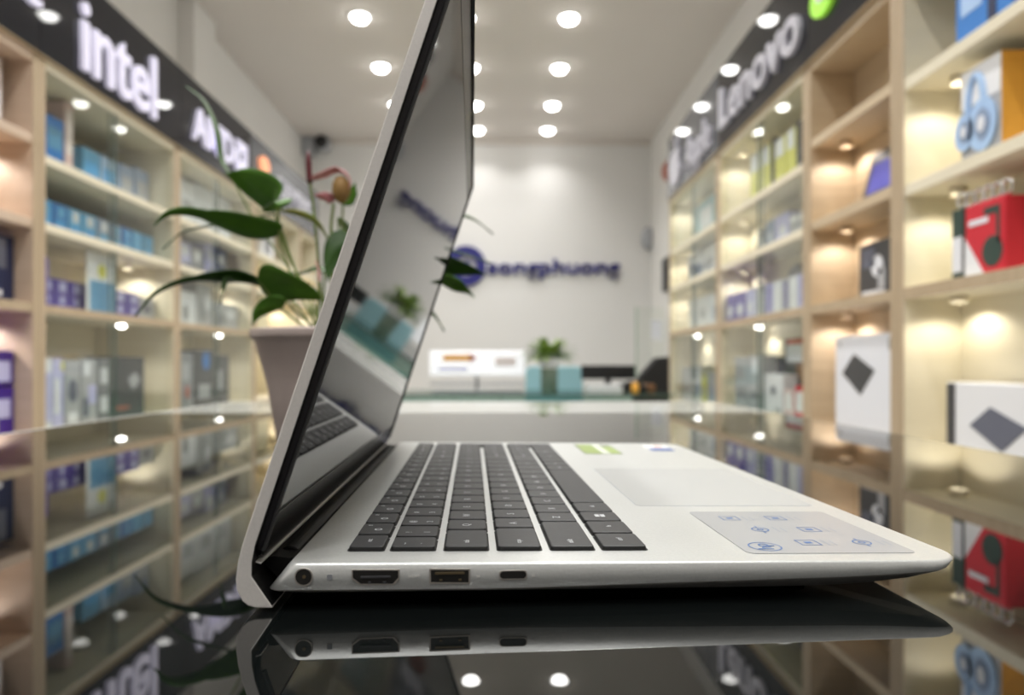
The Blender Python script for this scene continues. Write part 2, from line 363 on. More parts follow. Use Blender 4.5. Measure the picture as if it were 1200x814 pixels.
# ------------------------------------------------------------------ boxes on the shelves
def sY(side, px, setb): return abs(FX[side] + side*setb) * 803 / abs(px-590)
def prod(side, px0, px1, ytop, board, m, label, cat='box', group=None, setb=.07, depth=.11, art=(), name='product_box', yfix=None, lean=0):
    """a carton facing the aisle; px0..px1 give its extent along the wall, ytop its top"""
    if yfix: y0, y1 = yfix
    else: y0, y1 = sorted((sY(side, px0, setb), sY(side, px1, setb)))
    depth = min(depth, abs(BP_[side]-FX[side]) - .016 - setb - .006)
    X = FX[side] + side*setb; zb = ZC + board + .0005
    h = (ZC + (426-ytop)/803*(y0+y1)/2) - zb
    ym = (y0+y1)/2
    for sd, ya, yb, bs in BAYS:   # keep the carton inside its compartment
        if sd == side and ya <= ym <= yb:
            y0, y1 = max(y0, ya), min(y1, yb)
            up = [q for q in bs if q > board+.05][0]; h = min(h, up-T-board-.012)
    W = y1-y0-.004; 
    bm = bmesh.new(); abox(bm, 0, side*depth, -W/2, W/2, 0, h)
    o = fin(name, bm, M[m], None, bevel=.002, loc=(X, (y0+y1)/2, zb)); tag(o, label, cat, group)
    if lean: o.rotation_euler[1] = side*lean
    for a in art:
        c, u0, u1, v0, v1 = a[:5]; shp = a[5] if len(a) > 5 else 'r'
        # u runs from near (0) to far (1)
        ya, yb = -W/2 + W*u0, -W/2 + W*u1; za, zb_ = h*v0, h*v1
        bm = bmesh.new()
        E = dict(ex=Vector((0,1,0)), ey=Vector((0,0,1)), ez=Vector((-side,0,0)))
        if shp == 'o': prism(bm, ngon((yb-ya)/2, 20, (ya+yb)/2, (za+zb_)/2, (zb_-za)/2), .0012, Vector((-side*.0002,0,0)), **E)
        elif shp == 'd': cx, cz = (ya+yb)/2, (za+zb_)/2; prism(bm, [(ya+(yb-ya)*.42, za), (yb, za+(zb_-za)*.52), (yb-(yb-ya)*.38, zb_), (ya, za+(zb_-za)*.6)][::1], .0012, Vector((-side*.0002,0,0)), **E)
        elif shp == 't': prism(bm, [(ya, za), (yb, za), (yb, zb_)], .0012, Vector((-side*.0002,0,0)), **E)
        elif shp == 'n':   # near end face of the carton
            prism(bm, [(side*depth*u0, za), (side*depth*u1, za), (side*depth*u1, zb_), (side*depth*u0, zb_)], .0012, Vector((0,-W/2-.0002,0)), ex=Vector((1,0,0)), ey=Vector((0,0,1)), ez=Vector((0,-1,0)))
        else: prism(bm, [(ya, za), (yb, za), (yb, zb_), (ya, zb_)], .0012, Vector((-side*.0002,0,0)), **E)
        fin('printed_panel', bm, M[c], o)
    return o
ORD = ['nearest', 'second', 'third', 'fourth', 'fifth', 'sixth', 'seventh', 'eighth', 'ninth', 'tenth', 'eleventh', 'twelfth']
# --- left, open narrow bay
prod(-1, -20, 8, 64, .79, 'rosewhite', 'pinkish white carton on the top shelf at the left edge', art=[('white', .1,.9,.1,.5)])
prod(-1, -90, 29, 268, .21, 'navy', 'dark navy carton on the open bay shelf at the left edge', art=[('slate', .1,.9,.5,.95), ('pale', .45,.85,.08,.16)], setb=.06)
for k, (a, b, t) in enumerate(((.24, .0, 0), (.0, .0, 0))):
    pass
vz = -.24
o = prod(-1, -90, 27, 455, vz, 'deep_violet', 'purple and white carton, lower one of the pair at the left edge', 'box', 'purple cartons stacked at the left edge', art=[('lilac', .45,.95,.35,.75), ('pale', .5,.8,.1,.3), ('deep_violet', .6,.75,.45,.6)], setb=.06)
prod(-1, -90, 27, 410, (426-456)/803*2.2+.01+0, 'deep_violet', 'purple and white carton, upper one of the pair at the left edge', 'box', 'purple cartons stacked at the left edge', art=[('lilac', .45,.95,.1,.7), ('violet', .1,.4,.2,.8)], setb=.06)
# --- left, blue cabinet, top row
prod(-1, 58, 79, 140, .74, 'blue', 'blue carton beside a pink bottle box on the top glass-cabinet shelf', art=[('steelblue', .1,.9,.4,.8)], setb=.10, depth=.14)
b_ = prod(-1, 80, 90, 122, .74, 'pink', 'tall pale pink box on the top shelf below the intel sign', art=[('rosewhite', .1,.9,.3,.9)], setb=.10)
for k, (a, b, c, t, lb) in enumerate([(101, 121, 'azure', 178, 'light blue carton standing before two more on the top shelf'), (122, 142, 'paleblue', 188, 'pale blue carton in the middle of the top cabinet shelf'),
                                      (143, 160, 'greyblue', 196, 'grey blue carton on the top shelf right of the pale blue ones'), (161, 184, 'greyblue', 203, 'farthest grey blue pouch-like carton on the top shelf')]):
    prod(-1, a, b, t, .74, c, lb, 'box', 'blue cartons on the top shelf of the blue cabinet', art=[('sky' if k < 2 else 'midgrey', .15,.85,.25,.7)], setb=.12)
# second row: small blue cartons
xs = [50, 66, 84, 100, 117, 133, 146, 158, 170, 183]
cs = ['sky', 'blue', 'azure', 'azure', 'greyblue', 'greyblue', 'blue', 'azure', 'steelblue']
for k in range(9):
    u = (xs[k]+xs[k+1])/2
    prod(-1, xs[k]+.4, xs[k+1]-.4, 426 - (.50+.115)*803/(1.71*803/(590-u)), .50, cs[k], '%s small blue carton along the second shelf of the blue cabinet' % ORD[k], 'box', 'small blue cartons on the second shelf',
         art=[('pale' if k in (2, 3, 4) else 'azure', .3,.75,.55,.9), ('azure' if k > 3 else 'sky', .15,.85,.1,.45)], setb=.09, depth=.10)
# third row: violet-blue cartons
xs = [51, 68, 85, 101, 118, 135, 152, 166]
for k in range(7):
    u = (xs[k]+xs[k+1])/2
    prod(-1, xs[k]+.4, xs[k+1]-.4, 426 - (.21+.115)*803/(1.71*803/(590-u)), .21, 'violet', '%s violet blue carton along the third shelf of the blue cabinet' % ORD[k], 'box', 'violet blue cartons on the third shelf',
         art=[('lilac', .3,.8,.6,.9), ('lilac', .35,.7,.15,.45, 'o')], setb=.09, depth=.10)
prod(-1, 166.5, 184, 350, .21, 'midgrey', 'grey carton at the far end of the third shelf', art=[('slate', .2,.7,.3,.7)], setb=.09)
# violet canister
bm = bmesh.new(); lathe(bm, [(0,0),(.018,0),(.019,.004),(.019,.16),(.014,.175),(.010,.185),(.010,.205),(0,.206)], 20)
o = fin('spray_can', bm, M['violet'], None, True, loc=(-1.66, 2.485, ZC+.2105)); tag(o, 'slim violet canister standing at the near end of the third shelf', 'canister')
# acrylic leaflet stand in front of the violet cartons
r = empty('leaflet_stand', (-1.672, 2.87, ZC+.2105), 0, 'white and blue leaflet stand with a yellow mark in front of violet cartons', 'stand')
box('stand_back', 0, .003, -.105, .105, 0, .245, M['white'], r)
box('blue_print', .003, .004, -.085, .095, .004, .13, M['steelblue'], r)
bm = bmesh.new(); prism(bm, ngon(.03, 16, .0, .172), .001, Vector((.003,0,0)), ex=Vector((0,1,0)), ey=Vector((0,0,1)), ez=Vector((1,0,0))); fin('yellow_mark', bm, M['yellow'], r)
box('stand_foot', -.02, .02, -.09, .09, 0, .003, M['white'], r)
# fourth row
for k, (a, b, t, c, lb, art) in enumerate([
    (52, 66, 419, 'pale', 'pale lilac carton nearest the post on the lowest shelf', [('lilac',.2,.9,.1,.8)]),
    (66, 79, 419, 'lilac', 'lilac carton with a yellow corner on the lowest shelf', [('yellow',.75,1,.82,.95),('pale',.1,.6,.2,.7)]),
    (80, 98, 421, 'midgrey', 'grey carton with a round picture on the lowest shelf', [('slate',.2,.8,.35,.7,'o'),('pale',.2,.8,.05,.2)]),
    (99, 118, 421, 'midgrey', 'grey carton with white labels on the lowest shelf', [('pale',.15,.5,.75,.95),('lilac',.4,.9,.3,.6),('slate',.1,.4,.1,.4)]),
    (119, 134, 420, 'grey', 'dark grey carton with two white labels on the lowest shelf', [('pale',.1,.7,.6,.85),('pale',.1,.7,.15,.4)]),
    (135, 172, 418, 'charcoal', 'wide charcoal graphics card box with a silver picture on the lowest shelf', [('midgrey',.45,.85,.45,.75,'d'),('rust',.1,.5,.15,.2)])]):
    prod(-1, a, b, t, -.24, c, lb, 'box', 'component cartons on the lowest shelf', setb=.05, depth=.12, art=art)
# --- left, grey cabinet
for k, (a, b, t) in enumerate([(212, 232, 214), (233, 252, 222), (253, 272, 230)]):
    prod(-1, a, b, t, .74, 'pale', '%s pale grey carton on the top shelf below the AMD sign' % ORD[k], 'box', 'pale grey cartons below the AMD sign', setb=.12, art=[('midgrey',.2,.8,.3,.6)])
for k, (a, b, t, c) in enumerate([(212, 226, 284, 'lilac'), (227, 241, 292, 'midgrey'), (242, 255, 286, 'lilac'), (256, 268, 294, 'slate')]):
    prod(-1, a, b, t, .50, c, '%s lilac and grey carton on the second shelf below the AMD sign' % ORD[k], 'box', 'lilac cartons on the second shelf', setb=.10, art=[('pale',.2,.7,.5,.9,'o'),('grey',.3,.9,.1,.3)])
for k, (a, b, t, c) in enumerate([(212, 232, 342, 'pale'), (233, 250, 334, 'midgrey'), (251, 281, 356, 'midgrey')]):
    prod(-1, a, b, t, .21, c, '%s grey component box on the third shelf behind a leaf' % ORD[k], 'box', 'grey component boxes on the third shelf', setb=.09, art=[('grey',.2,.5,.1,.6,'o'),('pale',.5,.9,.4,.8,'o')])
for k, (a, b, t, c, lb, art) in enumerate([
    (212, 229, 412, 'grey', 'grey motherboard box on the lowest shelf below the AMD sign', [('midgrey',.2,.7,.5,.8),('rust',.4,.7,.2,.4)]),
    (230, 252, 410, 'charcoal', 'black box with a blue picture on the lowest shelf below the AMD sign', [('blue',.4,.8,.65,.98,'o'),('midgrey',.2,.8,.15,.4)]),
    (253, 270, 416, 'charcoal', 'charcoal box next to the far post on the lowest shelf', [('midgrey',.2,.5,.3,.7)])]):
    prod(-1, a, b, t, -.24, c, lb, 'box', 'dark cartons on the lowest shelf', setb=.05, depth=.12, art=art)
prod(-1, 303, 316, 345, .21, 'cream', 'cream coloured carton behind the plant leaves', setb=.10)
prod(-1, 308, 322, 262, .74, 'white', 'white carton on the shelf behind the top plant leaf', setb=.10, art=[('grey',.2,.7,.2,.6)])

# --- right, nearest cabinet
prod(1, 1124, 1192, -75, .78, 'blue', 'bright blue carton on the top shelf at the right edge', setb=.02, depth=.14, art=[('navy',.25,.4,0,1), ('paleblue',.5,.9,.3,.7)])
# headphone carton
y0 = sY(1, 1179, .035); y1 = sY(1, 1131, .035)
hp = empty('headphone_box', (1.135, (y0+y1)/2, ZC+.4905), 0, 'white carton with big light blue headphones picture and orange side', 'box')
hw = (y1-y0)/2
box('carton', 0, .115, -hw, hw, 0, .225, M['midgrey'], hp, bevel=.002)
box('top_print', -.0015, 0, -hw+.002, hw-.002, .135, .223, M['white'], hp)
box('orange_side', 0, .115, -hw-.0015, -hw, .001, .224, M['orange'], hp)
bm = bmesh.new(); 
arc = [(-.002, .028*math.cos(a)+.012, .115+.085*math.sin(a)) for a in [PI*i/16 for i in range(17)]]
tube(bm, arc, .009, 8); fin('headband_picture', bm, M['paleblue'], hp)
for cy, rr in ((-.012, .062), (.050, .045)):
    bm = bmesh.new(); prism(bm, ngon(rr*.75, 24, cy, .075, rr), .006, Vector((-.0015,0,0)), ex=Vector((0,1,0)), ey=Vector((0,0,1)), ez=Vector((-1,0,0))); q = fin('ear_cup_picture', bm, M['paleblue'], hp)
    bm = bmesh.new(); prism(bm, ngon(rr*.42, 24, cy-.004, .075, rr*.58), .002, Vector((-.0078,0,0)), ex=Vector((0,1,0)), ey=Vector((0,0,1)), ez=Vector((-1,0,0))); fin('cup_ring', bm, M['greyblue'], q)
    bm = bmesh.new(); prism(bm, ngon(rr*.2, 20, cy-.004, .075, rr*.3), .002, Vector((-.0100,0,0)), ex=Vector((0,1,0)), ey=Vector((0,0,1)), ez=Vector((-1,0,0))); fin('cup_centre', bm, M['pale'], q)
# red headset boxes
prod(1, 1119, 1134, 244, .209, 'greendark', 'slim dark green carton left of the red headset carton', setb=.03, art=[('pale',.1,.9,.1,.6)])
prod(1, 1135, 1184, 234, .209, 'red', 'red headset carton with white corner and grey headset picture', art=[('white',.5,1,.0,.55,'t'),('greendark',.05,.55,.08,.5,'o'),('greendark',.12,.2,.4,.9),('greendark',.2,.5,.8,.9),('pale',.4,.9,.7,.78)], setb=.02, depth=.16)
# chrome key rings on the cartons
for k in range(6):
    yy = 1.53 + k*.030
    bm = bmesh.new(); R, rr = .017, .0045
    for a in range(20):
        pass
    tube(bm, [(0, R*math.cos(2*PI*i/20), R*math.sin(2*PI*i/20)+R+rr) for i in range(21)], rr, 6)
    zt = ZC + .4
    o = fin('metal_ring', bm, M['chrome'], None, True, loc=(1.135, yy, 0)); tag(o, '%s small chrome ring standing in a row on the red headset carton' % ORD[k], 'ring', 'chrome rings on the red carton')
    o['_ring'] = 1
# white drawing tablet carton
prod(1, 1139, 1255, 450, -.24, 'white', 'white tablet carton with grey slate picture and dark end, lower right', art=[('slate',.18,.74,.2,.72,'d'),('charcoal',.90,.995,.01,.99)], setb=.03, depth=.11, yfix=(1.40, 1.735))
# --- right, narrow bay
f = empty('framed_tablet', (1.16, 2.10, ZC+.5105), 0, 'tablet with glowing violet blue screen leaning on the narrow bay shelf', 'tablet')
f.rotation_euler = (0, math.radians(14), 0)
box('tablet_body', 0, .012, -.115, .115, 0, .17, M['black'], f, bevel=.003)
box('tablet_screen', -.001, 0, -.09, .09, .03, .13, mat('tablet_glow', (.05, .05, .3), .2, emit=(.18, .16, .75), estr=.22), f)
box('stand_leg', .012, .016, -.02, .02, .001, .10, M['charcoal'], f)
prod(1, 1009, 1049, 282, .209, 'charcoal', 'black carton with a white figure picture on the narrow bay shelf', art=[('pale',.25,.6,.35,.75,'o'),('pale',.2,.9,.03,.12),('midgrey',.2,.4,.1,.5),('slate',.5,.9,.55,.9)], setb=.06, depth=.08)
prod(1, 981, 1050, 392, -.24, 'pale', 'large pale lilac white laptop carton with black diamond picture', art=[('charcoal',.28,.86,.42,.82,'d'),('midgrey',.88,.94,.9,.95,'o'),('grey',.0,.06,.85,.95)], setb=.04, depth=.20)
# --- right, Lenovo cabinet
for k, (a, b, t, c, lb) in enumerate([(880, 891, 178, 'yellow', 'yellow packet with white head, farthest on the top shelf'), (892, 904, 170, 'yellow', 'yellow packet before the farthest one on the top shelf'), (905, 908, 160, 'charcoal', 'thin dark divider between yellow packets'),
                                      (909, 922, 160, 'yellow', 'yellow packet with large white head right of the thin divider'), (923, 934, 150, 'yellow', 'nearest yellow packet on the top shelf'), (935, 940, 140, 'charcoal', 'dark slim case at the near end of the yellow packets')]):
    prod(1, a, b, t, .74, c, lb, 'packet', 'yellow packets on the top shelf', art=[('white',.1,.9,.62,.98)] if c == 'yellow' else [], setb=.06, depth=.06)
for k, (a, b, t, c, lb) in enumerate([(888, 898, 268, 'grey', 'grey gadget carton at the far end of the second shelf'), (899, 908, 258, 'greyblue', 'grey blue carton on the second shelf below the Lenovo sign'), (909, 926, 250, 'lilac', 'lilac carton in the middle of the second shelf'),
                                      (927, 937, 250, 'midgrey', 'grey carton with white top on the second shelf'), (938, 949, 246, 'midgrey', 'grey carton with white top against the near post')]):
    prod(1, a, b, t, .50, c, lb, 'box', 'cartons on the second shelf below the Lenovo sign', art=[('white',.05,.95,.7,.95)] if k > 2 else [('pale',.2,.6,.3,.6)], setb=.07)
# grey domed disc standing in for an oval reflection in the door glass
bm = bmesh.new(); lathe(bm, [(0,0),(.06,.0),(.098,.015),(.105,.02),(.095,.03),(.055,.038),(0,.04)], 32)
o = fin('reflection_disc', bm, M['midgrey'], None, True, loc=(1.252, 2.86, ZC+.2105+.106)); o.rotation_euler = (0, -PI/2, 0)
tag(o, 'round grey domed disc standing in for a glass reflection, behind the lilac books', 'disc')
xs = [849, 862, 875, 886, 897, 907, 917, 926, 936, 947]
cc = ['violet', 'violet', 'lilac', 'pale', 'lilac', 'pale', 'midgrey', 'pale', 'lilac']
for k in range(9):
    u = (xs[k]+xs[k+1])/2
    prod(1, xs[k]+.3, xs[k+1]-.3, 426 - (.209+.135)*803/(1.14*803/(u-590)), .21, cc[k], '%s of the violet and lilac boxed books, counted from the far post' % ['farthest', 'second', 'third', 'fourth', 'fifth', 'sixth', 'seventh', 'eighth', 'ninth'][k], 'box',
         'violet and lilac boxes on the third shelf', art=[('pale', .2,.8,.15,.6,'o') if k < 3 else ('white' if k % 2 else 'violet', .2,.5,.1,.9)], setb=.03, depth=.07)
for k, (a, b, t, c, lb, art) in enumerate([
    (862, 877, 418, 'midgrey', 'grey carton far left on the lowest shelf below the books', [('grey',.1,.9,.3,.5)]),
    (878, 894, 416, 'midgrey', 'grey carton with pale top on the lowest shelf below the books', [('pale',.1,.7,.7,.95),('grey',.1,.9,.3,.4)]),
    (897, 919, 438, 'pale', 'white carton with round dark picture on the lowest shelf', [('slate',.35,.65,.55,.75,'o'),('midgrey',.1,.4,.1,.3)]),
    (920, 932, 456, 'pink', 'pink and white packet on the lowest right shelf', [('white',.2,.8,.4,.9)]),
    (933, 946, 452, 'red', 'red and white packet nearest the post on the lowest shelf', [('white',.1,.9,.35,.85)])]):
    prod(1, a, b, t, -.24, c, lb, 'box', 'cartons on the lowest shelf below the books', setb=.03, depth=.065, art=art)
prod(1, 921, 945, 396, -.24, 'charcoal', 'tall black case with red and white label behind the packets', art=[('pale',.1,.9,.72,.93),('red',.1,.9,.93,.99),('brown',.0,.4,.5,.7)], setb=.10, depth=.04)
prod(1, 898, 913, 418, -.24, 'navy', 'dark navy case behind the white carton on the lowest shelf', setb=.10, depth=.04)
# --- right, farthest cabinet
for k, (a, b, t, bd, c, lb) in enumerate([
    (807, 822, 296, .50, 'pale', 'white carton at the far side of the second shelf below the Apple sign'), (823, 841, 286, .50, 'white', 'white carton with grey mark near the post below the Apple sign'),
    (808, 818, 350, .21, 'white', 'first white box of three on the third shelf below the Apple sign'), (819, 829, 347, .21, 'white', 'middle white box of three on the third shelf'), (830, 841, 344, .21, 'pale', 'nearest white box of three on the third shelf'),
    (800, 810, 430, -.24, 'midgrey', 'grey box at the far end of the lowest right shelf'), (811, 822, 428, -.24, 'pale', 'white slim box on the lowest shelf of the farthest cabinet'), (823, 828, 440, -.24, 'yellow', 'small yellow box on the lowest shelf of the farthest cabinet'), (829, 840, 436, -.24, 'midgrey', 'grey box by the post on the lowest shelf of the farthest cabinet')]):
    prod(1, a, b, t, bd, c, lb, 'box', 'cartons in the farthest right cabinet', art=[('midgrey',.2,.7,.3,.6)] if k % 2 else [('greyblue',.1,.4,.2,.6)], setb=.07)
prod(1, 812, 838, 236, .74, 'teal', 'pale teal carton on the top shelf below the Apple sign', setb=.10, art=[('pale',.1,.6,.3,.8)])
# rings rest on the cartons below them
reds = [o for o in bpy.data.objects if o.name.startswith('product_box') and 'red headset' in o.get('label', '')]
for o in bpy.data.objects:
    if o.get('_ring'):
        best = [r for r in reds if abs(o.location.y - r.location.y) <= r.dimensions.y/2 + .01] or reds[:1]
        r = best[0]; hz = max(v.co.z for v in r.data.vertices); o.location.z = r.location.z + hz; del o['_ring']

# ================================================================== THE COUNTER
ct = empty('glass_counter', (-.0625, .35, 0), 0, 'long counter with mirror-black glass top carrying the laptop and plant', 'counter')
def cb(n, x0, x1, y0, y1, z0, z1, m, bev=0): return box(n, x0+.0625, x1+.0625, y0-.35, y1-.35, z0, z1, m, ct, bevel=bev)
cb('glass_top', -.59, .465, -.80, 1.17, TZ-.010, TZ, M['counter_glass'])
cb('pale_border', -.59, .465, 1.1703, 1.50, TZ-.010, TZ, M['counter_rim'])
cb('glass_top_end', -.59, .465, 1.5005, 1.515, TZ-.010, TZ-.0002, M['counter_trim'])
cb('edge_trim', -.597, -.5905, -.80, 1.51, TZ-.012, TZ+.0005, M['counter_trim'])
cb('edge_trim', .4655, .469, -.80, 1.51, TZ-.012, TZ-.0003, M['glass_edge'])
cb('body', -.575, .45, -.78, 1.48, .08, TZ-.0105, M['counter_body'], .004)
cb('plinth', -.54, .42, -.74, 1.44, 0, .0795, M['counter_body'])

# ================================================================== THE LAPTOP (local: x = back to front, y = across, z up, metres)
TH = math.radians(3.3 - .71)
r071 = -math.radians(.71)
ox = -.0836*math.cos(r071) - .230*math.sin(r071); oy = -.0836*math.sin(r071) + .230*math.cos(r071)
LP = empty('laptop', (ox, oy, TZ+.0002), TH, 'open silver laptop with black keys standing on the glass counter', 'laptop')
LW = .359; LL = .2475
def ttop(s): return .0164 + (.01345-.0164)*s/.2466
mm = .001
# base shell: stacked outlines
def outline(s1, inset, rear, rf=.013, rr=.004, n=6):
    pts = []
    y0, y1 = inset, LW-inset
    for cx, cy, a, r in ((s1-rf, y0+rf, 270, rf), (s1-rf, y1-rf, 0, rf), (rear+rr, y1-rr, 90, rr), (rear+rr, y0+rr, 180, rr)):
        for i in range(n+1):
            t = math.radians(a + 90*i/n); pts.append((cx + r*math.cos(t), cy + r*math.sin(t)))
    return pts
def lin(x, tab):
    for (a, b), (c, d) in zip(tab, tab[1:]):
        if x <= c: return b + (d-b)*max(0, (x-a))/(c-a)
    return tab[-1][1]
face_bot = [(0, .0068), (.08, .0059), (.137, .0068), (.21, .0079), (.238, .0094), (.248, .0118)]
cov_bot = [(0, .0052), (.08, .0048), (.174, .0042), (.206, .0045), (.227, .0065), (.240, .0088), (.25, .0112)]
levels = [
    (lambda s: ttop(s), LL-.0007, .0007, .0088, 0), (lambda s: ttop(s)-.0006, LL, 0, .0080, 0),
    (lambda s: lin(s, face_bot)+.0006, LL-.0012, .0002, .0012, 0), (lambda s: lin(s, face_bot), LL-.0022, .0008, .0022, 1), (lambda s: lin(s, cov_bot), LL-.0075, .004, .010, 1)]
bm = bmesh.new(); rings = []
for zf, s1, ins, rear, mi in levels:
    # densify the long sides so that the belly can curve
    base = outline(s1, ins, rear); dense = []
    for i, p in enumerate(base):
        q = base[(i+1) % len(base)]; dense.append(p)
        d = math.dist(p, q)
        if d > .05:
            k = 14
            for j in range(1, k): dense.append((p[0]+(q[0]-p[0])*j/k, p[1]+(q[1]-p[1])*j/k))
    rings.append([bm.verts.new((x, y, zf(x))) for x, y in dense])
for a, b, L_ in zip(rings, rings[1:], levels[1:]):
    for i in range(len(a)):
        f = bm.faces.new((a[i], b[i], b[(i+1) % len(a)], a[(i+1) % len(a)])); f.material_index = L_[4]; f.smooth = True
bm.faces.new(rings[0]); f = bm.faces.new(rings[-1][::-1]); f.material_index = 1
base_body = fin('base_body', bm, [M['aluminium'], M['bottom_cover']], LP)
# feet
for s0, w0 in ((.195, .03), (.195, LW-.03-.05)):
    bm = bmesh.new(); prism(bm, rrect(s0, s0+.008, w0, w0+.05, .004), .0053, Vector((0,0,.0003))); fin('rubber_foot', bm, M['rubber'], LP)
bm = bmesh.new(); prism(bm, rrect(.022, .030, .03, LW-.03, .004), .0055, Vector((0,0,.0003))); fin('rubber_foot', bm, M['rubber'], LP)
def dz(s, up=0): return ttop(s) + up
tilt = math.atan2(.01345-.0164, .2466)
# trackpad, with its engraved outline
def slab(name, pts, up, th, m, parent=LP, mi=0):
    bm = bmesh.new()
    a = [bm.verts.new((x, y, dz(x, up-th))) for x, y in pts]; b = [bm.verts.new((x, y, dz(x, up))) for x, y in pts]
    bm.faces.new(a[::-1]); bm.faces.new(b)
    for i in range(len(pts)): bm.faces.new((a[i], a[(i+1) % len(pts)], b[(i+1) % len(pts)], b[i]))
    return fin(name, bm, m, parent)
tp = slab('trackpad', rrect(.1500, .2375, .094, .212, .002), .00012, .0011, M['trackpad'])
slab('trackpad_gap', rrect(.1497, .2378, .0937, .2123, .0022), .00006, .001, M['film_grey'], tp)
# film with icons on the near palm rest
fl = slab('instruction_film', rrect(.1705, .2345, .0095, .080, .003), .0002, .0001, M['film'])
fl['label'] = 'translucent grey film printed with blue icons'
def on_deck(name, s, x, y, size, m, parent, up=.0003, rot=0, bold=0):
    # text read by a user sitting at the front edge: right = +y, up = -x
    return text(name, s, m, size, (x, y, dz(x, up)), (math.sin(rot), math.cos(rot), 0), (-math.cos(rot)*math.cos(tilt), math.sin(rot), -math.sin(tilt)), .00006, parent, bold, 'CENTER')
bm = bmesh.new()
def ringflat(bm, cx, cy, ro, ri, up, n=32):
    for i in range(n):
        a0, a1 = 2*PI*i/n, 2*PI*(i+1)/n
        q = [(cx+ro*math.cos(a0), cy+ro*math.sin(a0)), (cx+ro*math.cos(a1), cy+ro*math.sin(a1)), (cx+ri*math.cos(a1), cy+ri*math.sin(a1)), (cx+ri*math.cos(a0), cy+ri*math.sin(a0))]
        bm.faces.new([bm.verts.new((x, y, dz(x, up))) for x, y in q])
ringflat(bm, .1805, .0185, .0062, .0056, .0003); fin('logo_ring', bm, M['film_ink'], fl)
on_deck('logo_letters', 'hp', .1825, .0185, .0085, M['film_ink'], fl)
for (x, y, k) in ((.2000, .024, 0), (.2215, .024, 3), (.1900, .045, 2), (.2110, .045, 1), (.1850, .066, 1), (.2060, .066, 0)):
    bm = bmesh.new()
    if k in (0, 1):
        for a, b, c, d in ((x-.004, x+.004, y-.0038, y-.0033), (x-.004, x+.004, y+.0033, y+.0038), (x-.004, x-.0035, y-.0038, y+.0038), (x+.0035, x+.004, y-.0038, y+.0038), (x-.0015, x+.0015, y-.0012, y+.0012)):
            bm.faces.new([bm.verts.new((p, q, dz(p, .0003))) for p, q in ((a, c), (b, c), (b, d), (a, d))])
    else:
        ringflat(bm, x, y, .0036, .0030, .0003, 20); ringflat(bm, x, y, .0015, .0008, .0003, 12)
        for a, b, c, d in ((x-.0003, x+.0003, y-.006, y-.0036), (x-.0003, x+.0003, y+.0036, y+.006)):
            bm.faces.new([bm.verts.new((p, q, dz(p, .0003))) for p, q in ((a, c), (b, c), (b, d), (a, d))])
    fin('film_icon', bm, M['film_ink'], fl)
    bm = bmesh.new()
    for j in range(2):
        a, b, c, d = x+.0065+j*.0028, x+.0071+j*.0028, y-.004, y+.004-j*.0015
        bm.faces.new([bm.verts.new((p, q, dz(p, .0003))) for p, q in ((a, c), (b, c), (b, d), (a, d))])
    fin('film_caption', bm, M['film_grey'], fl)
# far palm-rest stickers
st = slab('green_sticker', rrect(.1560, .1860, .285, .345, .001), .0002, .0001, M['sticker_grey']); st['label'] = 'green and grey sticker on the far palm rest'
slab('sticker_print', rrect(.1572, .1700, .2865, .3435, .0005), .0003, .00008, M['sticker_green'], st)
slab('sticker_print', rrect(.1705, .1765, .2865, .3435, .0005), .0003, .00008, M['sticker_pale'], st)
slab('sticker_print', rrect(.1772, .1850, .2865, .3300, .0005), .0003, .00008, M['sticker_green'], st)
st = slab('maker_sticker', rrect(.2130, .2330, .305, .342, .001), .0002, .0001, M['sticker_white']); st['label'] = 'white and blue sticker on the far palm rest'
slab('sticker_print', rrect(.2140, .2325, .306, .322, .0005), .0003, .00008, M['sticker_blue'], st)
slab('sticker_print', rrect(.2220, .2290, .330, .337, .0005), .0003, .00008, M['sticker_red'], st)

# keys
RS = [(25.2, 38.6), (40.3, 57.1), (59.6, 76.4), (79.0, 95.8), (98.5, 115.4), (117.6, 134.9)]
P = 17.9
rows = []
r1 = ['esc'] + ['f%d' % i for i in range(1, 13)] + ['del', 'home', 'end', 'pg']
rows.append([(14+19.18*i, 14+19.18*(i+1), l) for i, l in enumerate(r1)])
def seq(start, items):
    out = []; a = start
    for wd, l in items: out.append((a, a+wd, l)); a += wd
    return out
rows.append(seq(14, [(16, '`')] + [(P, c) for c in '1234567890-='] + [(25.2, 'back')] + [(17.5, c) for c in ('num', '/', '*', '-')]))
rows.append(seq(14, [(27, 'tab')] + [(P, c) for c in 'QWERTYUIOP[]'] + [(14.2, '\\')] + [(17.5, c) for c in ('7', '8', '9')]))
rows.append(seq(14, [(30, 'caps')] + [(P, c) for c in "ASDFGHJKL;'"] + [(29.1, 'enter')] + [(17.5, c) for c in ('4', '5', '6')]))
rows.append(seq(14, [(41, 'shift')] + [(P, c) for c in 'ZXCVBNM,./'] + [(36, 'shift')] + [(17.5, c) for c in ('1', '2', '3')]))
rows.append(seq(14, [(21, 'ctrl'), (21, 'fn'), (18.5, 'win'), (20.5, 'alt'), (102, ''), (18.2, 'alt'), (18.2, '<'), (18.3, ''), (18.3, '>')] + [(35, '0'), (17.5, '.')]))
rects = []
for ri, row in enumerate(rows):
    for a, b, l in row: rects.append((RS[ri][0], RS[ri][1], a, b, l, ri))
rects.append((RS[2][0], RS[3][1], 14+251+5+52.5, 14+251+5+70, '+', 2)); rects.append((RS[4][0], RS[5][1], 14+251+5+52.5, 14+251+5+70, 'ent', 4))
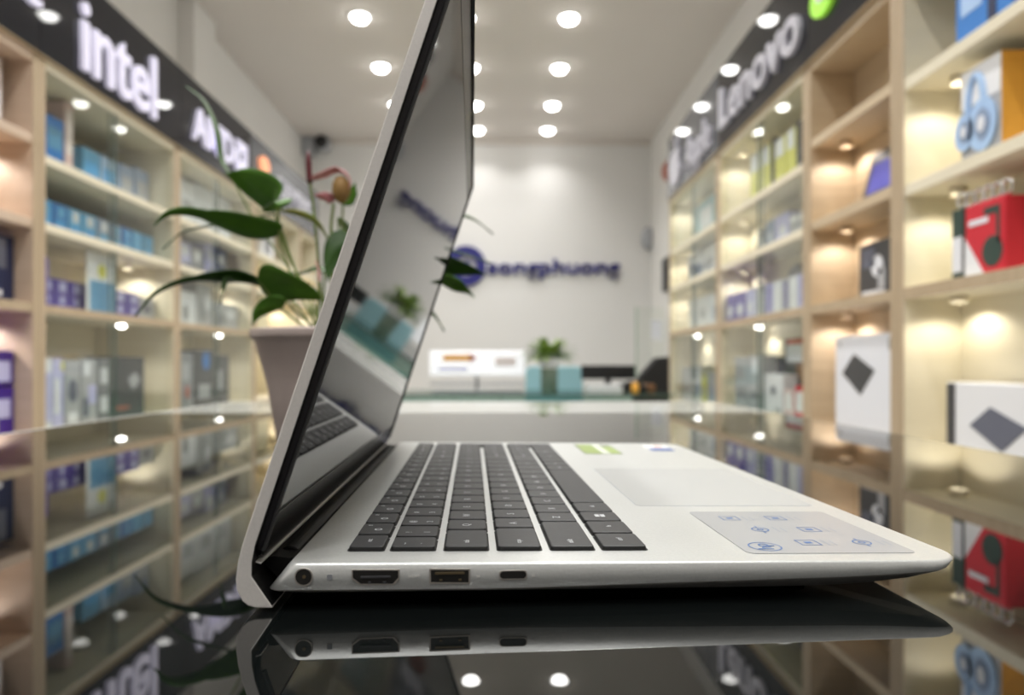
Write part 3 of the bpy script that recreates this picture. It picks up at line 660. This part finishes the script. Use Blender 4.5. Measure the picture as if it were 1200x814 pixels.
def make_key(s0, s1, w0, w1, l, ri):
    s0 *= mm; s1 *= mm; w0 = w0*mm + .0003; w1 = w1*mm - .0003
    bm = bmesh.new(); rg = []
    for inset, up in ((0, .00005), (0, .00018), (.0006, .00018), (.0008, .0014), (.0012, .0016)):
        pts = rrect(s0+inset*.8, s1-inset*.8, w0+inset, w1-inset, .0012, 3)
        rg.append([bm.verts.new((x, y, dz(x, up))) for x, y in pts])
    for k, (a, b) in enumerate(zip(rg, rg[1:])):
        for i in range(len(a)):
            f = bm.faces.new((a[i], a[(i+1) % len(a)], b[(i+1) % len(a)], b[i])); f.material_index = 1 if k < 3 else 0
    bm.faces.new(rg[-1]); bm.faces.new(rg[0][::-1])
    k = fin('key', bm, [M['key'], M['key_side']], LP)
    cs, cw = (s0+s1)/2, (w0+w1)/2
    if l == '': return k
    up = .00168
    if l == 'win':
        bm = bmesh.new()
        for i in (-1, 1):
            for j in (-1, 1): 
                x, y = cs + i*.0012, cw + j*.0012
                bm.faces.new([bm.verts.new((p, q, dz(p, up))) for p, q in ((x-.001, y-.001), (x+.001, y-.001), (x+.001, y+.001), (x-.001, y+.001))])
        fin('key_legend', bm, M['legend'], k); return k
    long = len(l) > 1
    sz = .0030 if long else .0046
    if l[0] == 'f' and long and l != 'fn':
        on_deck('key_legend', l, s0+.0045, w1-.0045, .0024, M['legend'], k, up)
        bm = bmesh.new(); ringflat(bm, cs+.001, cw-.002, .0016, .0010, up, 10); fin('key_icon', bm, M['legend'], k)
    elif ri == 1 and not long and w0 < .2:
        on_deck('key_legend', l, cs+.0050, cw-.003, .0038, M['legend'], k, up)
        on_deck('key_legend', {'1':'!','2':'@','3':'#','4':'$','5':'%','6':'^','7':'&','8':'*','9':'(','0':')','-':'_','=':'+','`':'~'}.get(l, l), cs-.0022, cw-.003, .0036, M['legend'], k, up)
    elif long and l in ('tab', 'caps', 'shift', 'ctrl', 'alt', 'fn', 'enter', 'back'):
        on_deck('key_legend', l, cs+.001, cw if w1-w0 < .025 else w0+.0075 if w0 < .15 else w1-.008, .0030, M['legend'], k, up)
    else: on_deck('key_legend', l, cs+.0012 if not long else cs+.001, cw if long else cw-.002, sz, M['legend'], k, up)
    return k
for r in rects: make_key(*r)

# ports on the near side face (plane y = 0, facing -y)
def port(name, pts, depth=.0012, m=M['port_black'], grow=.0006, rim=M['port_rim']):
    bm = bmesh.new(); prism(bm, [(a, b) for a, b in pts], .0006, Vector((0, -.00035, 0)), ex=Vector((1,0,0)), ey=Vector((0,0,1)), ez=Vector((0,1,0)))
    p = fin(name, bm, m, LP)
    cx = sum(a for a, b in pts)/len(pts); cz = sum(b for a, b in pts)/len(pts)
    bm = bmesh.new(); n = len(pts)
    def g(p_): 
        dx_, dz_ = p_[0]-cx, p_[1]-cz; return (p_[0] + math.copysign(grow, dx_), p_[1] + math.copysign(grow, dz_))
    o1 = [bm.verts.new((*((g(q)[0]),), -.0004, g(q)[1])) for q in pts]; i1 = [bm.verts.new((q[0], -.0004, q[1])) for q in pts]
    o2 = [bm.verts.new((g(q)[0], .0004, g(q)[1])) for q in pts]
    for i in range(n):
        j = (i+1) % n; bm.faces.new((o1[i], o1[j], i1[j], i1[i])); bm.faces.new((o1[i], o2[i], o2[j], o1[j]))
    fin('port_rim', bm, rim, p); return p
def P2(l): return [(a*mm, b*mm) for a, b in l]
pj = port('power_jack', ngon(.0027, 24, .0135, .0118), grow=.0003)
bm = bmesh.new(); prism(bm, ngon(.0006, 12, .0137, .0119), .0002, Vector((0,-.0006,0)), ex=Vector((1,0,0)), ey=Vector((0,0,1)), ez=Vector((0,1,0))); fin('jack_pin', bm, M['port_gold'], pj)
bm = bmesh.new(); prism(bm, rrect(.0212, .0230, .0106, .0124, .0002, 1), .0004, Vector((0,-.0002,0)), ex=Vector((1,0,0)), ey=Vector((0,0,1)), ez=Vector((0,1,0))); fin('charging_light', bm, M['grey'], LP)
hd = port('hdmi_port', P2([(29.9,13.7),(45.1,13.4),(45.1,11.0),(43.3,9.0),(32.5,9.2),(29.9,11.2)]), grow=.0004)
bm = bmesh.new()
for a in (.0350, .0400): abox(bm, a, a+.0009, -.0008, -.0004, .0094, .0099)
abox(bm, .0325, .0425, -.0009, -.0004, .0112, .0118); fin('port_contacts', bm, M['charcoal'], hd)
us = port('usb_port', P2([(56.1,13.4),(68.9,13.1),(68.9,9.0),(56.1,9.3)]), grow=.0005)
bm = bmesh.new(); abox(bm, .0575, .0675, -.0009, -.0004, .0120, .0127)
fin('port_tongue', bm, M['port_gold'], us)
bm = bmesh.new()
for a in (.059, .0655): abox(bm, a, a+.0010, -.0009, -.0004, .0098, .0103)
fin('port_contacts', bm, M['port_gold'], us)
uc = port('usb_c_port', rrect(.0796, .0886, .0100, .0125, .00124, 5), grow=.0003)
for s_, x_, z_ in (('HDMI', .0485, .0108), ('ss', .0715, .0106), ('ss', .0905, .0105)):
    text('port_legend', s_, M['side_print'], .0016, (x_, -.0002, z_), (1,0,0), (0,0,1), .00008, LP)

# lid
aL = Vector((.3135, 0, .9496)); nL = Vector((.9496, 0, -.3135)); B0 = Vector((-.0070, 0, .0225))
TT = .2303
def shell_prof(tt):
    o_top = B0 + aL*tt; i_top = B0 + aL*(tt-.0006) + nL*.0040
    low = [(-7.0,22.5),(-8.3,17),(-9.0,11.4),(-8.7,7.6),(-6.8,3.9),(-4.9,2.3),(-2.6,1.6),(3.1,1.4),(3.0,2.2),(-3.7,12.2),(-3.6,17)]
    return [(o_top.x, o_top.z)] + P2(low) + [(-.0026, .0224), (i_top.x, i_top.z)]
RC = .009
ws = [0, .0006, .002, .0045, RC] + [LW/2] + [LW-RC, LW-.0045, LW-.002, LW-.0006, LW]
bm = bmesh.new(); rg = []
for w_ in ws:
    e = min(w_, LW-w_); tt = TT - (RC - math.sqrt(max(0, RC*RC - max(0, RC-e)**2)) if e < RC else 0)
    rg.append([bm.verts.new((x, w_, z)) for x, z in shell_prof(tt)])
for a, b in zip(rg, rg[1:]):
    for i in range(len(a)):
        f = bm.faces.new((a[i], a[(i+1) % len(a)], b[(i+1) % len(a)], b[i])); f.material_index = 1 if i in (9, 10, 11, 12) else 0
bm.faces.new(rg[0]); bm.faces.new(rg[-1][::-1])
lid = fin('lid_shell', bm, [M['lid_aluminium'], M['hinge']], LP, bevel=.0004)
def lidbox(name, t0, t1, w0, w1, n0, n1, m, parent, r=.002):
    bm = bmesh.new(); prism(bm, rrect(t0, t1, w0, w1, r), n1-n0, B0 + nL*n0, ex=aL, ey=Vector((0,1,0)), ez=nL); return fin(name, bm, m, parent)
bz = lidbox('screen_bezel', -.0045, TT-.0012, .0012, LW-.0012, .0041, .0064, M['bezel'], lid, .007)
sc = lidbox('display_panel', .0125, TT-.0185, .0055, LW-.0055, .00635, .00655, M['screen'], lid, .0015)
lidbox('display_seam', .0118, TT-.0170, .0048, LW-.0048, .00640, .00645, M['port_black'], lid, .002)
lidbox('chin_strip', -.0055, -.0049, .004, LW-.004, .0041, .0071, M['edge_bright'], lid, .0002)
lidbox('webcam', TT-.0062, TT-.0034, LW/2-.0014, LW/2+.0014, .0062, .0066, M['port_gold'], lid, .0012)
def frame(name, t0, t1, w0, w1, wd, n0, n1, m):
    bm = bmesh.new()
    for a, b, c, d in ((t0, t1, w0, w0+wd), (t0, t1, w1-wd, w1), (t1-.0009, t1, w0+wd, w1-wd)):
        prism(bm, [(a, c), (b, c), (b, d), (a, d)], n1-n0, B0 + nL*n0, ex=aL, ey=Vector((0,1,0)), ez=nL)
    return fin(name, bm, m, lid)
frame('bezel_rim', .0, TT-.0030, .0016, LW-.0016, .0022, .0062, .0074, M['rubber'])
# hinge barrel and cover
bm = bmesh.new(); prism(bm, ngon(.0046, 24, .0030, .0118), LW-.044, Vector((0,.022,0)), ex=Vector((1,0,0)), ey=Vector((0,0,1)), ez=Vector((0,1,0))); fin('hinge_barrel', bm, M['hinge'], LP, bevel=.0005)
bm = bmesh.new(); prism(bm, P2([(-2.6,12.5),(-1.6,15.2),(0,15.6),(5.5,14.9),(9.0,15.5),(9.0,8),(2,7.6)]), LW-.024, Vector((0,.012,0)), ex=Vector((1,0,0)), ey=Vector((0,0,1)), ez=Vector((0,1,0))); fin('hinge_cover', bm, M['hinge'], LP)

# ================================================================== PLANT on the counter
PD = .75
def V(px, py, d=PD):  # a point of the plant, d metres away
    a = -math.radians(.71); x = (px-600)/803*d; y = d
    return Vector((x*math.cos(a) - y*math.sin(a), x*math.sin(a) + y*math.cos(a), ZC - (py-426)/803*d))
pc = V(388, 400); pc.z = TZ+.0002
pl = empty('potted_anthurium', pc, 0, 'leafy anthurium with pink flower in a tapered pinkish pot behind the laptop lid', 'plant')
Hp = V(388, 388).z - TZ
bm = bmesh.new(); lathe(bm, [(0,0),(.054,0),(.057,.003),(.066,Hp*.5),(.079,Hp-.012),(.083,Hp-.008),(.084,Hp),(.080,Hp+.001),(.077,Hp-.004),(.074,Hp-.014),(0,Hp-.014)], 48)
fin('pot', bm, M['pot'], pl, True, .001)
bm = bmesh.new(); lathe(bm, [(.0735, Hp-.013), (.05, Hp-.009), (0, Hp-.008)], 24); fin('soil', bm, M['soil'], pl)
def leaf(pts, width, m, fold=.25, roll=0, shape='heart', petiole=None, prad=.0012, wdir=None):
    """pts: centre line from leaf base to tip (world); width: half width"""
    cl = spline([p - pc for p in pts], 8); n = len(cl); bm = bmesh.new(); rows_ = []
    for i, p in enumerate(cl):
        t = i/(n-1)
        tn = (cl[min(i+1, n-1)] - cl[max(i-1, 0)]).normalized()
        side_ = (wdir or Vector((0, 1, .35))).normalized(); side_ = (side_ - tn*side_.dot(tn)).normalized()
        nr = side_.cross(tn).normalized()
        if shape == 'heart': wv = width * (math.sin(PI*min(1, t*1.02+.0)**.62))**.85 if t < .98 else width*.02
        elif shape == 'tail': wv = width * (math.sin(PI*min(1, (t+.02)/.62)**.75)**.8 if t < .50 else 0) if t < .50 else width*.40*((1-t)/.5)**.8
        else: wv = width * math.sin(PI*(t*.97+.015))**.8
        wv = max(wv, width*.015)
        rows_.append([bm.verts.new(p + side_*wv*q + nr*(abs(q)*wv*fold + .0006*math.sin(9*t+4*q))) for q in (-1, -.6, -.25, 0, .25, .6, 1)])
    for a, b in zip(rows_, rows_[1:]):
        for k in range(6): bm.faces.new((a[k], a[k+1], b[k+1], b[k]))
    o = fin('leaf', bm, m, pl, True)
    so = o.modifiers.new('solid', 'SOLIDIFY'); so.thickness = .0007
    if petiole:
        bm = bmesh.new(); tube(bm, spline([p - pc for p in petiole], 6), prad, 7); fin('leaf_stalk', bm, M['stem'], o)
    return o
root = [V(378 + random.uniform(-8, 12), 392, PD + random.uniform(-.015, .015)) for _ in range(20)]
d0 = PD
# big upright leaf
leaf([V(326, 247), V(318, 232, .745), V(292, 214, .74), V(264, 203, .735)], .026, M['leaf'], .15, petiole=[V(326, 243), V(330, 290), V(352, 345), root[0]], wdir=Vector((.35, .5, -.75)))
# broad leaf seen low, long drooping tip
leaf([V(331, 268), V(300, 268, .74), V(262, 258, .72), V(220, 248, .70), V(195, 251, .69), V(180, 264, .69)], .017, M['leaf'], .12, shape='tail', petiole=[V(331, 272), V(340, 300), V(360, 350), root[1]], prad=.0014, wdir=Vector((-.2, .75, -.55)))
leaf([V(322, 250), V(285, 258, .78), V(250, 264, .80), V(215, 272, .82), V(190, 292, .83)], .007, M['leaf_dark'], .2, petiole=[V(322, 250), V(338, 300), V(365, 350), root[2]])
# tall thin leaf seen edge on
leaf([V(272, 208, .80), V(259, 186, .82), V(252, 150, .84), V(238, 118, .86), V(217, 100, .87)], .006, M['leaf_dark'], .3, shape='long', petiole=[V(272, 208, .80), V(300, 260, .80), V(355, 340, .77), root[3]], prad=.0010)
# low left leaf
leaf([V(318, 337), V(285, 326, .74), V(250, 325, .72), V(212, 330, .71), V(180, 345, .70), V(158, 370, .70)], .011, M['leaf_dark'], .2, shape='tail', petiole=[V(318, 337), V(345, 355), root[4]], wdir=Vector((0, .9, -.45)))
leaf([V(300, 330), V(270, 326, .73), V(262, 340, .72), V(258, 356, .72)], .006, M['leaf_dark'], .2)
# big low leaf
leaf([V(302, 326, .72), V(322, 330, .72), V(350, 338, .72), V(382, 352, .73)], .022, M['leaf'], .1, petiole=[V(302, 326, .72), V(330, 362, .735), root[5]], wdir=Vector((.25, .55, -.75)))
leaf([V(335, 352, .71), V(318, 356, .71), V(303, 366, .71), V(295, 380, .71)], .009, M['leaf'], .1, petiole=[V(335, 352, .71), V(352, 370, .73), root[6]], wdir=Vector((.3, .5, -.7)))
leaf([V(390, 290), V(372, 262, .74), V(350, 250, .74), V(322, 245, .74)], .006, M['leaf_light'], .2, petiole=[V(390, 290), V(388, 340), root[7]], wdir=Vector((.2, .6, -.6)))
# darker leaves in the middle
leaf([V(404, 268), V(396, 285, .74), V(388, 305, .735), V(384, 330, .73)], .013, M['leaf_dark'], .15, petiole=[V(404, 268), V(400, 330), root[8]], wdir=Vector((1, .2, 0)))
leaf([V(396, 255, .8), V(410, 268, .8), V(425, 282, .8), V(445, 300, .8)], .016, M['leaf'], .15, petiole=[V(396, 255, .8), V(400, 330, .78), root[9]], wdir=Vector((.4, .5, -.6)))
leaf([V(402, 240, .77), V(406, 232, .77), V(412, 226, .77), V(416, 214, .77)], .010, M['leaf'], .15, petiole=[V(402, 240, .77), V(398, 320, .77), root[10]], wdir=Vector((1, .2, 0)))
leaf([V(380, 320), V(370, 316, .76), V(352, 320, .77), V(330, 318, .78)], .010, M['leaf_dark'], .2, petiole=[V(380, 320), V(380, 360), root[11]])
leaf([V(375, 330, .72), V(374, 322, .72), V(373, 315, .72), V(371, 305, .72)], .003, M['spathe'], .2, petiole=[V(375, 330, .72), V(378, 370, .73), root[12]])
# leaves seen to the right of the screen
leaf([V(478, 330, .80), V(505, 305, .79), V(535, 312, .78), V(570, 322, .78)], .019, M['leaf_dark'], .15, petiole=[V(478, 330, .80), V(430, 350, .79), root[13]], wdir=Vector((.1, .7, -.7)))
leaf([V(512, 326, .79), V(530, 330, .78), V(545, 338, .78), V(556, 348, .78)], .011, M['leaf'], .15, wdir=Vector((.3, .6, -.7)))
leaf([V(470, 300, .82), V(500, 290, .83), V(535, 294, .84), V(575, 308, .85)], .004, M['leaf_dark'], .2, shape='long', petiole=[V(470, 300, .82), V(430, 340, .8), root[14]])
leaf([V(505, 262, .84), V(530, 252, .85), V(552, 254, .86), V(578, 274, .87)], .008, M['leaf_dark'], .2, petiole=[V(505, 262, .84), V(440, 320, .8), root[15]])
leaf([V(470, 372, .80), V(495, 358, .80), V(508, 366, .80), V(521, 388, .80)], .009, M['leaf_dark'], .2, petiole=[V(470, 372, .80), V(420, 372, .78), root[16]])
# flower
bm = bmesh.new(); tube(bm, spline([V(372, 380)-pc, V(374, 320)-pc, V(368, 250)-pc, V(363, 212)-pc], 6), .0016, 8); fs = fin('flower_stalk', bm, M['stem'], pl, True)
bm = bmesh.new(); tube(bm, spline([V(363, 214)-pc, V(362, 200)-pc, V(361, 177)-pc], 5), [.0034]*8+[.0030, .0022, .0008], 10); fin('spadix', bm, M['spadix'], fs, True)
bm = bmesh.new(); tube(bm, spline([V(385, 385)-pc, V(390, 320)-pc, V(388, 270)-pc, V(391, 238)-pc], 6), .0017, 8); fs2 = fin('flower_stalk', bm, M['stem'], pl, True)
leaf([V(364, 210), V(378, 204, .74), V(396, 197, .74), V(410, 208, .74), V(410, 222, .74)], .005, M['spathe'], .3, wdir=Vector((.1, .8, -.35))).name = 'spathe'
leaf([V(393, 232), V(385, 232, .74), V(376, 230, .74), V(368, 228, .74)], .006, M['spathe'], .2, wdir=Vector((.1, .5, -.75))).name = 'spathe'
bm = bmesh.new(); lathe(bm, [(0,-.016),(.006,-.012),(.010,-.003),(.0095,.006),(.006,.013),(0,.016)], 16, V(400, 222, .745)-pc); fin('bud', bm, M['bud'], pl, True)

# ================================================================== BACK OF THE SHOP
def BP(px, py, Y): return ((px-590)/803*Y, ZC + (426-py)/803*Y)
# wall lettering and round emblem
wl = empty('wall_logo', (0, YB, ZC+.95), 0, 'dark blue songphuong lettering and round blue emblem on the back wall', 'sign')
x0, zb = BP(571, 321, YB); x1, _ = BP(726, 321, YB)
text('lettering', 'songphuong', M['brand_blue'], .115/.53, (x0, -.004, zb-ZC-.95), (1,0,0), (0,0,1), .03, wl, .02, width=x1-x0)
cx, cz = BP(546, 312, YB)
def back_ring(bm, cx, cz, ro, ri, y0, y1, n=36, ry=1.0):
    for i in range(n):
        a0, a1 = 2*PI*i/n, 2*PI*(i+1)/n
        def q(r, a, y): return bm.verts.new((cx + r*math.cos(a), y, cz + ry*r*math.sin(a)))
        bm.faces.new((q(ro,a0,y0), q(ro,a1,y0), q(ri,a1,y0), q(ri,a0,y0))); bm.faces.new((q(ro,a0,y0), q(ro,a0,y1), q(ro,a1,y1), q(ro,a1,y0))); bm.faces.new((q(ri,a0,y0), q(ri,a1,y0), q(ri,a1,y1), q(ri,a0,y1)))
bm = bmesh.new(); back_ring(bm, cx, cz-ZC-.95, .205, .105, -.035, -.002); back_ring(bm, cx, cz-ZC-.95, .055, .0, -.035, -.002, 20); fin('round_emblem', bm, M['brand_blue'], wl)

# reception desk: glass-topped display counter
dk = empty('reception_desk', (-.15, 4.65, 0), 0, 'white reception desk with greenish glass top below the wall lettering', 'desk')
DT = ZC - .19
def D(n, x0, x1, y0, y1, z0, z1, m, bev=0, parent=None): return box(n, x0+.15, x1+.15, y0-4.65, y1-4.65, z0, z1, m, parent or dk, bevel=bev)
D('desk_body', -1.30, 1.04, 4.28, 5.05, .06, DT-.13, M['white_plastic'], .004)
D('glass_top', -1.33, 1.06, 4.25, 5.08, DT-.010, DT, M['desk_glass'])
D('glass_edge', -1.33, 1.06, 4.235, 4.249, DT-.011, DT+.001, M['glass_edge'])
D('glass_front', -1.30, 1.04, 4.26, 4.266, DT-.128, DT-.012, M['desk_glass'])
D('metal_rail', -1.31, 1.05, 4.25, 4.27, DT-.15, DT-.130, M['counter_trim'])
D('glass_divider', -.02, -.014, 4.27, 5.04, DT-.129, DT-.012, M['glass_edge'])
D('plinth', -1.25, 1.0, 4.33, 5.0, 0, .0595, M['grey'])
# printed panel on a stand, with a glow added to lift its whites
pa = empty('promo_board', (-.17, 4.62, DT+.001), 0, 'white printed board with orange arrow on a low stand, on the desk', 'board')
x0, zt = BP(503, 411, 4.6); x1, zb = BP(615, 440, 4.6)
box('board', x0+.17, x1+.17, 0, .03, zb-DT, zt-DT, mat('brightened_board', (.85, .85, .87), .4, emit=(.95, .95, 1), estr=.38), pa, bevel=.006)
box('orange_print', x0+.17+.09, x0+.17+.29, -.002, 0, (zt+zb)/2-DT+.015, (zt+zb)/2-DT+.055, M['orange'], pa)
bm = bmesh.new(); prism(bm, [(0,-.032),(.05,0),(0,.032)], .002, Vector((x0+.17+.27, -.002, (zt+zb)/2-DT+.035)), ex=Vector((1,0,0)), ey=Vector((0,0,1)), ez=Vector((0,-1,0))); fin('arrow_print', bm, M['rust'], pa)
box('violet_print', x0+.17+.06, x0+.17+.26, -.002, 0, (zt+zb)/2-DT-.05, (zt+zb)/2-DT-.03, M['lilac'], pa)
box('pink_print', x1+.17-.20, x1+.17-.06, -.002, 0, (zt+zb)/2-DT-.02, (zt+zb)/2-DT+.04, M['rosewhite'], pa)
box('stand_post', -.02, .0, .0, .025, 0, zb-DT, M['grey'], pa)
box('stand_base', x0+.17+.02, x1+.17-.01, -.03, .10, 0, .012, M['midgrey'], pa)
box('stand_shelf', x0+.17+.0, x1+.17-.0, .0, .08, .045, .06, M['midgrey'], pa)
# plant in a glass vase
vx, _ = BP(643, 400, 4.55)
vp = empty('vase_plant', (vx, 4.50, DT+.001), 0, 'small green bushy plant in a tall glass vase with white label on the desk', 'plant')
bm = bmesh.new(); lathe(bm, [(0,0),(.050,0),(.054,.004),(.056,.20),(.060,.255),(.058,.255),(.052,.20),(.050,.006),(0,.006)], 28); fin('vase', bm, mat('vase', (.25, .33, .27), .12), vp, True)
bm = bmesh.new(); lathe(bm, [(.0575,.16),(.0585,.165),(.0610,.22),(.0600,.225)], 28); fin('vase_label', bm, M['pale'], vp, True)
bm = bmesh.new()
for k in range(150):
    a = random.uniform(0, 2*PI); el = random.uniform(.15, 1.35); L_ = random.uniform(.10, .22)
    d = Vector((math.cos(a)*math.cos(el), math.sin(a)*math.cos(el)*.8, math.sin(el))); b0 = Vector((math.cos(a)*.02, math.sin(a)*.02, .235))
    side_ = d.cross(Vector((0, 0, 1))).normalized(); w_ = random.uniform(.012, .022)
    pts = []
    for i in range(6):
        t = i/5; c_ = b0 + d*L_*t - Vector((0, 0, .07*t*t)); ww = w_*math.sin(PI*(t*.9+.08)); pts.append((bm.verts.new(c_ - side_*ww), bm.verts.new(c_ + Vector((0,0,-.003))), bm.verts.new(c_ + side_*ww)))
    for p, q in zip(pts, pts[1:]):
        bm.faces.new((p[0], p[1], q[1], q[0])); bm.faces.new((p[1], p[2], q[2], q[1]))
fin('foliage', bm, noisy(mat('bush', (.13, .26, .04), .5), (.34, .44, .12), 25), vp, True)
# blue chair
ch = empty('office_chair', (.33, 5.45, 0), 0, 'light teal chair back rising behind the desk and vase plant', 'chair')
x0, zt = BP(616, 429, 5.45); x1, _ = BP(683, 429, 5.45)
bm = bmesh.new(); prism(bm, rrect(x0-.33, x1-.33, .52, zt, .05, 5), .05, Vector((0,0,0)), ex=Vector((1,0,0)), ey=Vector((0,0,1)), ez=Vector((0,1,0))); fin('backrest', bm, M['teal'], ch, bevel=.01)
bm = bmesh.new(); prism(bm, rrect(-.22, .22, -.02, .42, .06, 5), .07, Vector((0,.0,.43))); fin('seat', bm, M['teal'], ch, bevel=.015)
bm = bmesh.new(); tube(bm, [(0, .2, .08), (0, .2, .43)], .025, 12); fin('pedestal', bm, M['chrome'], ch)
for k in range(5):
    a = 2*PI*k/5+.3; bm = bmesh.new(); tube(bm, [(0, .2, .09), (.26*math.cos(a), .2+.26*math.sin(a), .055)], [.02, .012], 8); lg = fin('leg', bm, M['grey'], ch)
    bm = bmesh.new(); lathe(bm, [(0,-.025),(.018,-.02),(.025,0),(.018,.02),(0,.025)], 12, (.26*math.cos(a), .2+.26*math.sin(a), .026)); fin('caster', bm, M['black'], lg, True)
# monitor seen from behind/side, papers, bits
x0, zt = BP(682, 428, 4.75); x1, zb = BP(746, 441, 4.75)
mo = empty('desk_monitor', ((x0+x1)/2, 4.78, DT+.001), 0, 'low wide black monitor standing on the right of the desk', 'monitor')
hw = (x1-x0)/2
box('monitor_panel', -hw, hw, 0, .02, zb-DT-.02, zt-DT, M['black'], mo, bevel=.004)
box('monitor_neck', -.02, .02, .02, .03, 0, zt-DT-.03, M['black'], mo)
box('monitor_base', -.09, .09, -.04, .10, -.0, .008, M['black'], mo)
o = box('paper_stack', -.11, .11, -.09, .09, 0, .05, M['white'], loc=(.66, 4.52, DT+.001)); tag(o, 'stack of white paper in front of the black monitor', 'paper')
bm = bmesh.new(); abox(bm, -.085, .085, -.06, .06, 0, .045); abox(bm, -.05, .05, -.06, .02, .045, .075); abox(bm, -.085, .02, .02, .06, .045, .06)
o = fin('desk_phone', bm, M['black'], None, bevel=.008, loc=(.86, 4.53, DT+.001)); tag(o, 'black desk phone right of the white paper stack', 'phone')
bm = bmesh.new(); lathe(bm, [(0,0),(.022,0),(.024,.004),(.024,.05),(.018,.058),(.018,.07),(0,.071)], 18)
o = fin('yellow_jar', bm, M['orange'], None, True, loc=(.84, 4.36, DT+.001)); tag(o, 'small amber jar at the right front edge of the desk', 'jar')
o = box('wooden_tray', -.11, .09, -.08, .08, 0, .045, M['brown'], loc=(.96, 4.80, DT+.001), bevel=.004); tag(o, 'low brown wooden box at the right end of the desk', 'box')
# black chair at the right end
bc = empty('black_armchair', (1.13, 5.35, 0), 0, 'black office chair beyond the right end of the desk', 'chair')
bm = bmesh.new(); prism(bm, [(-.10,.52),(-.12,.80),(-.06,.90),(.06,ZC+.05),(.20,ZC+.06),(.24,.9),(.24,.52)], .09, Vector((0,0,0)), ex=Vector((1,0,0)), ey=Vector((0,0,1)), ez=Vector((0,1,0))); fin('backrest', bm, M['black'], bc, bevel=.02)
bm = bmesh.new(); prism(bm, rrect(-.24, .24, -.02, .44, .06, 5), .09, Vector((0,0,.42))); fin('seat', bm, M['black'], bc, bevel=.02)
bm = bmesh.new(); tube(bm, [(0, .2, .06), (0, .2, .43)], .03, 12); fin('pedestal', bm, M['chrome'], bc)
for k in range(5):
    a = 2*PI*k/5; bm = bmesh.new(); tube(bm, [(0, .2, .07), (.24*math.cos(a), .2+.24*math.sin(a), .02)], [.02, .012], 8); fin('leg', bm, M['black'], bc)
# fixtures on the walls
x_, z_ = BP(762, 280, YB)
bm = bmesh.new(); lathe(bm, [(0,0),(.05,.0),(.075,.03),(.07,.06),(.04,.09),(0,.10)], 20); o = fin('wall_dispenser', bm, M['midgrey'], None, True, loc=(x_-.02, YB, z_)); o.rotation_euler = (PI/2, 0, 0); o.scale = (1, 1.6, 1)
tag(o, 'grey rounded dispenser high on the back wall, right of the lettering', 'dispenser')
x_, z_ = BP(777, 320, 6.2)
o = box('wall_panel', -.03, 0, -.13, .13, -.15, .15, M['black'], loc=(XR-.001, 6.25, z_)); tag(o, 'tall black panel on the right wall near the back corner', 'panel')
gp = empty('glass_partition', (1.33, 6.3, 0), 0, 'green-edged glass panel standing by the back right corner', 'panel')
box('glass_pane', -.10, .16, 0, .008, .0, ZC+.52, M['door_glass'], gp); box('green_edge', -.11, -.1005, -.001, .009, 0, ZC+.52, mat('edge_green', (.20, .36, .24), .3), gp)
box('pale_notice', .03, .13, -.003, -.001, ZC+.22, ZC+.40, M['pale'], gp)
# cctv camera at the left back corner
x_, z_ = BP(374, 168, YB-.1)
cc_ = empty('security_camera', (x_, YB, z_), 0, 'security camera with black lens in the upper left back corner', 'camera')
box('mount', -.17, -.05, -.10, 0, -.12, .08, M['midgrey'], cc_, bevel=.006)
bm = bmesh.new(); lathe(bm, [(0,0),(.06,0),(.075,.02),(.07,.14),(0,.14)], 20); q = fin('housing', bm, M['midgrey'], cc_, True, loc=(.04, -.02, -.01)); q.rotation_euler = (PI/2, 0, 0)
bm = bmesh.new(); lathe(bm, [(0,.15),(.055,.148),(.066,.1405)], 20); fin('lens', bm, M['black'], q, True)
# red alarm bell on the right wall
bm = bmesh.new(); lathe(bm, [(0,0),(.09,0),(.10,.02),(.09,.06),(.05,.09),(0,.10)], 24); o = fin('alarm_bell', bm, M['rust'], None, True, loc=(XR, 6.1, ZC+1.72)); o.rotation_euler = (0, -PI/2, 0)
tag(o, 'small rust red bell high on the right wall past the Apple sign', 'bell')
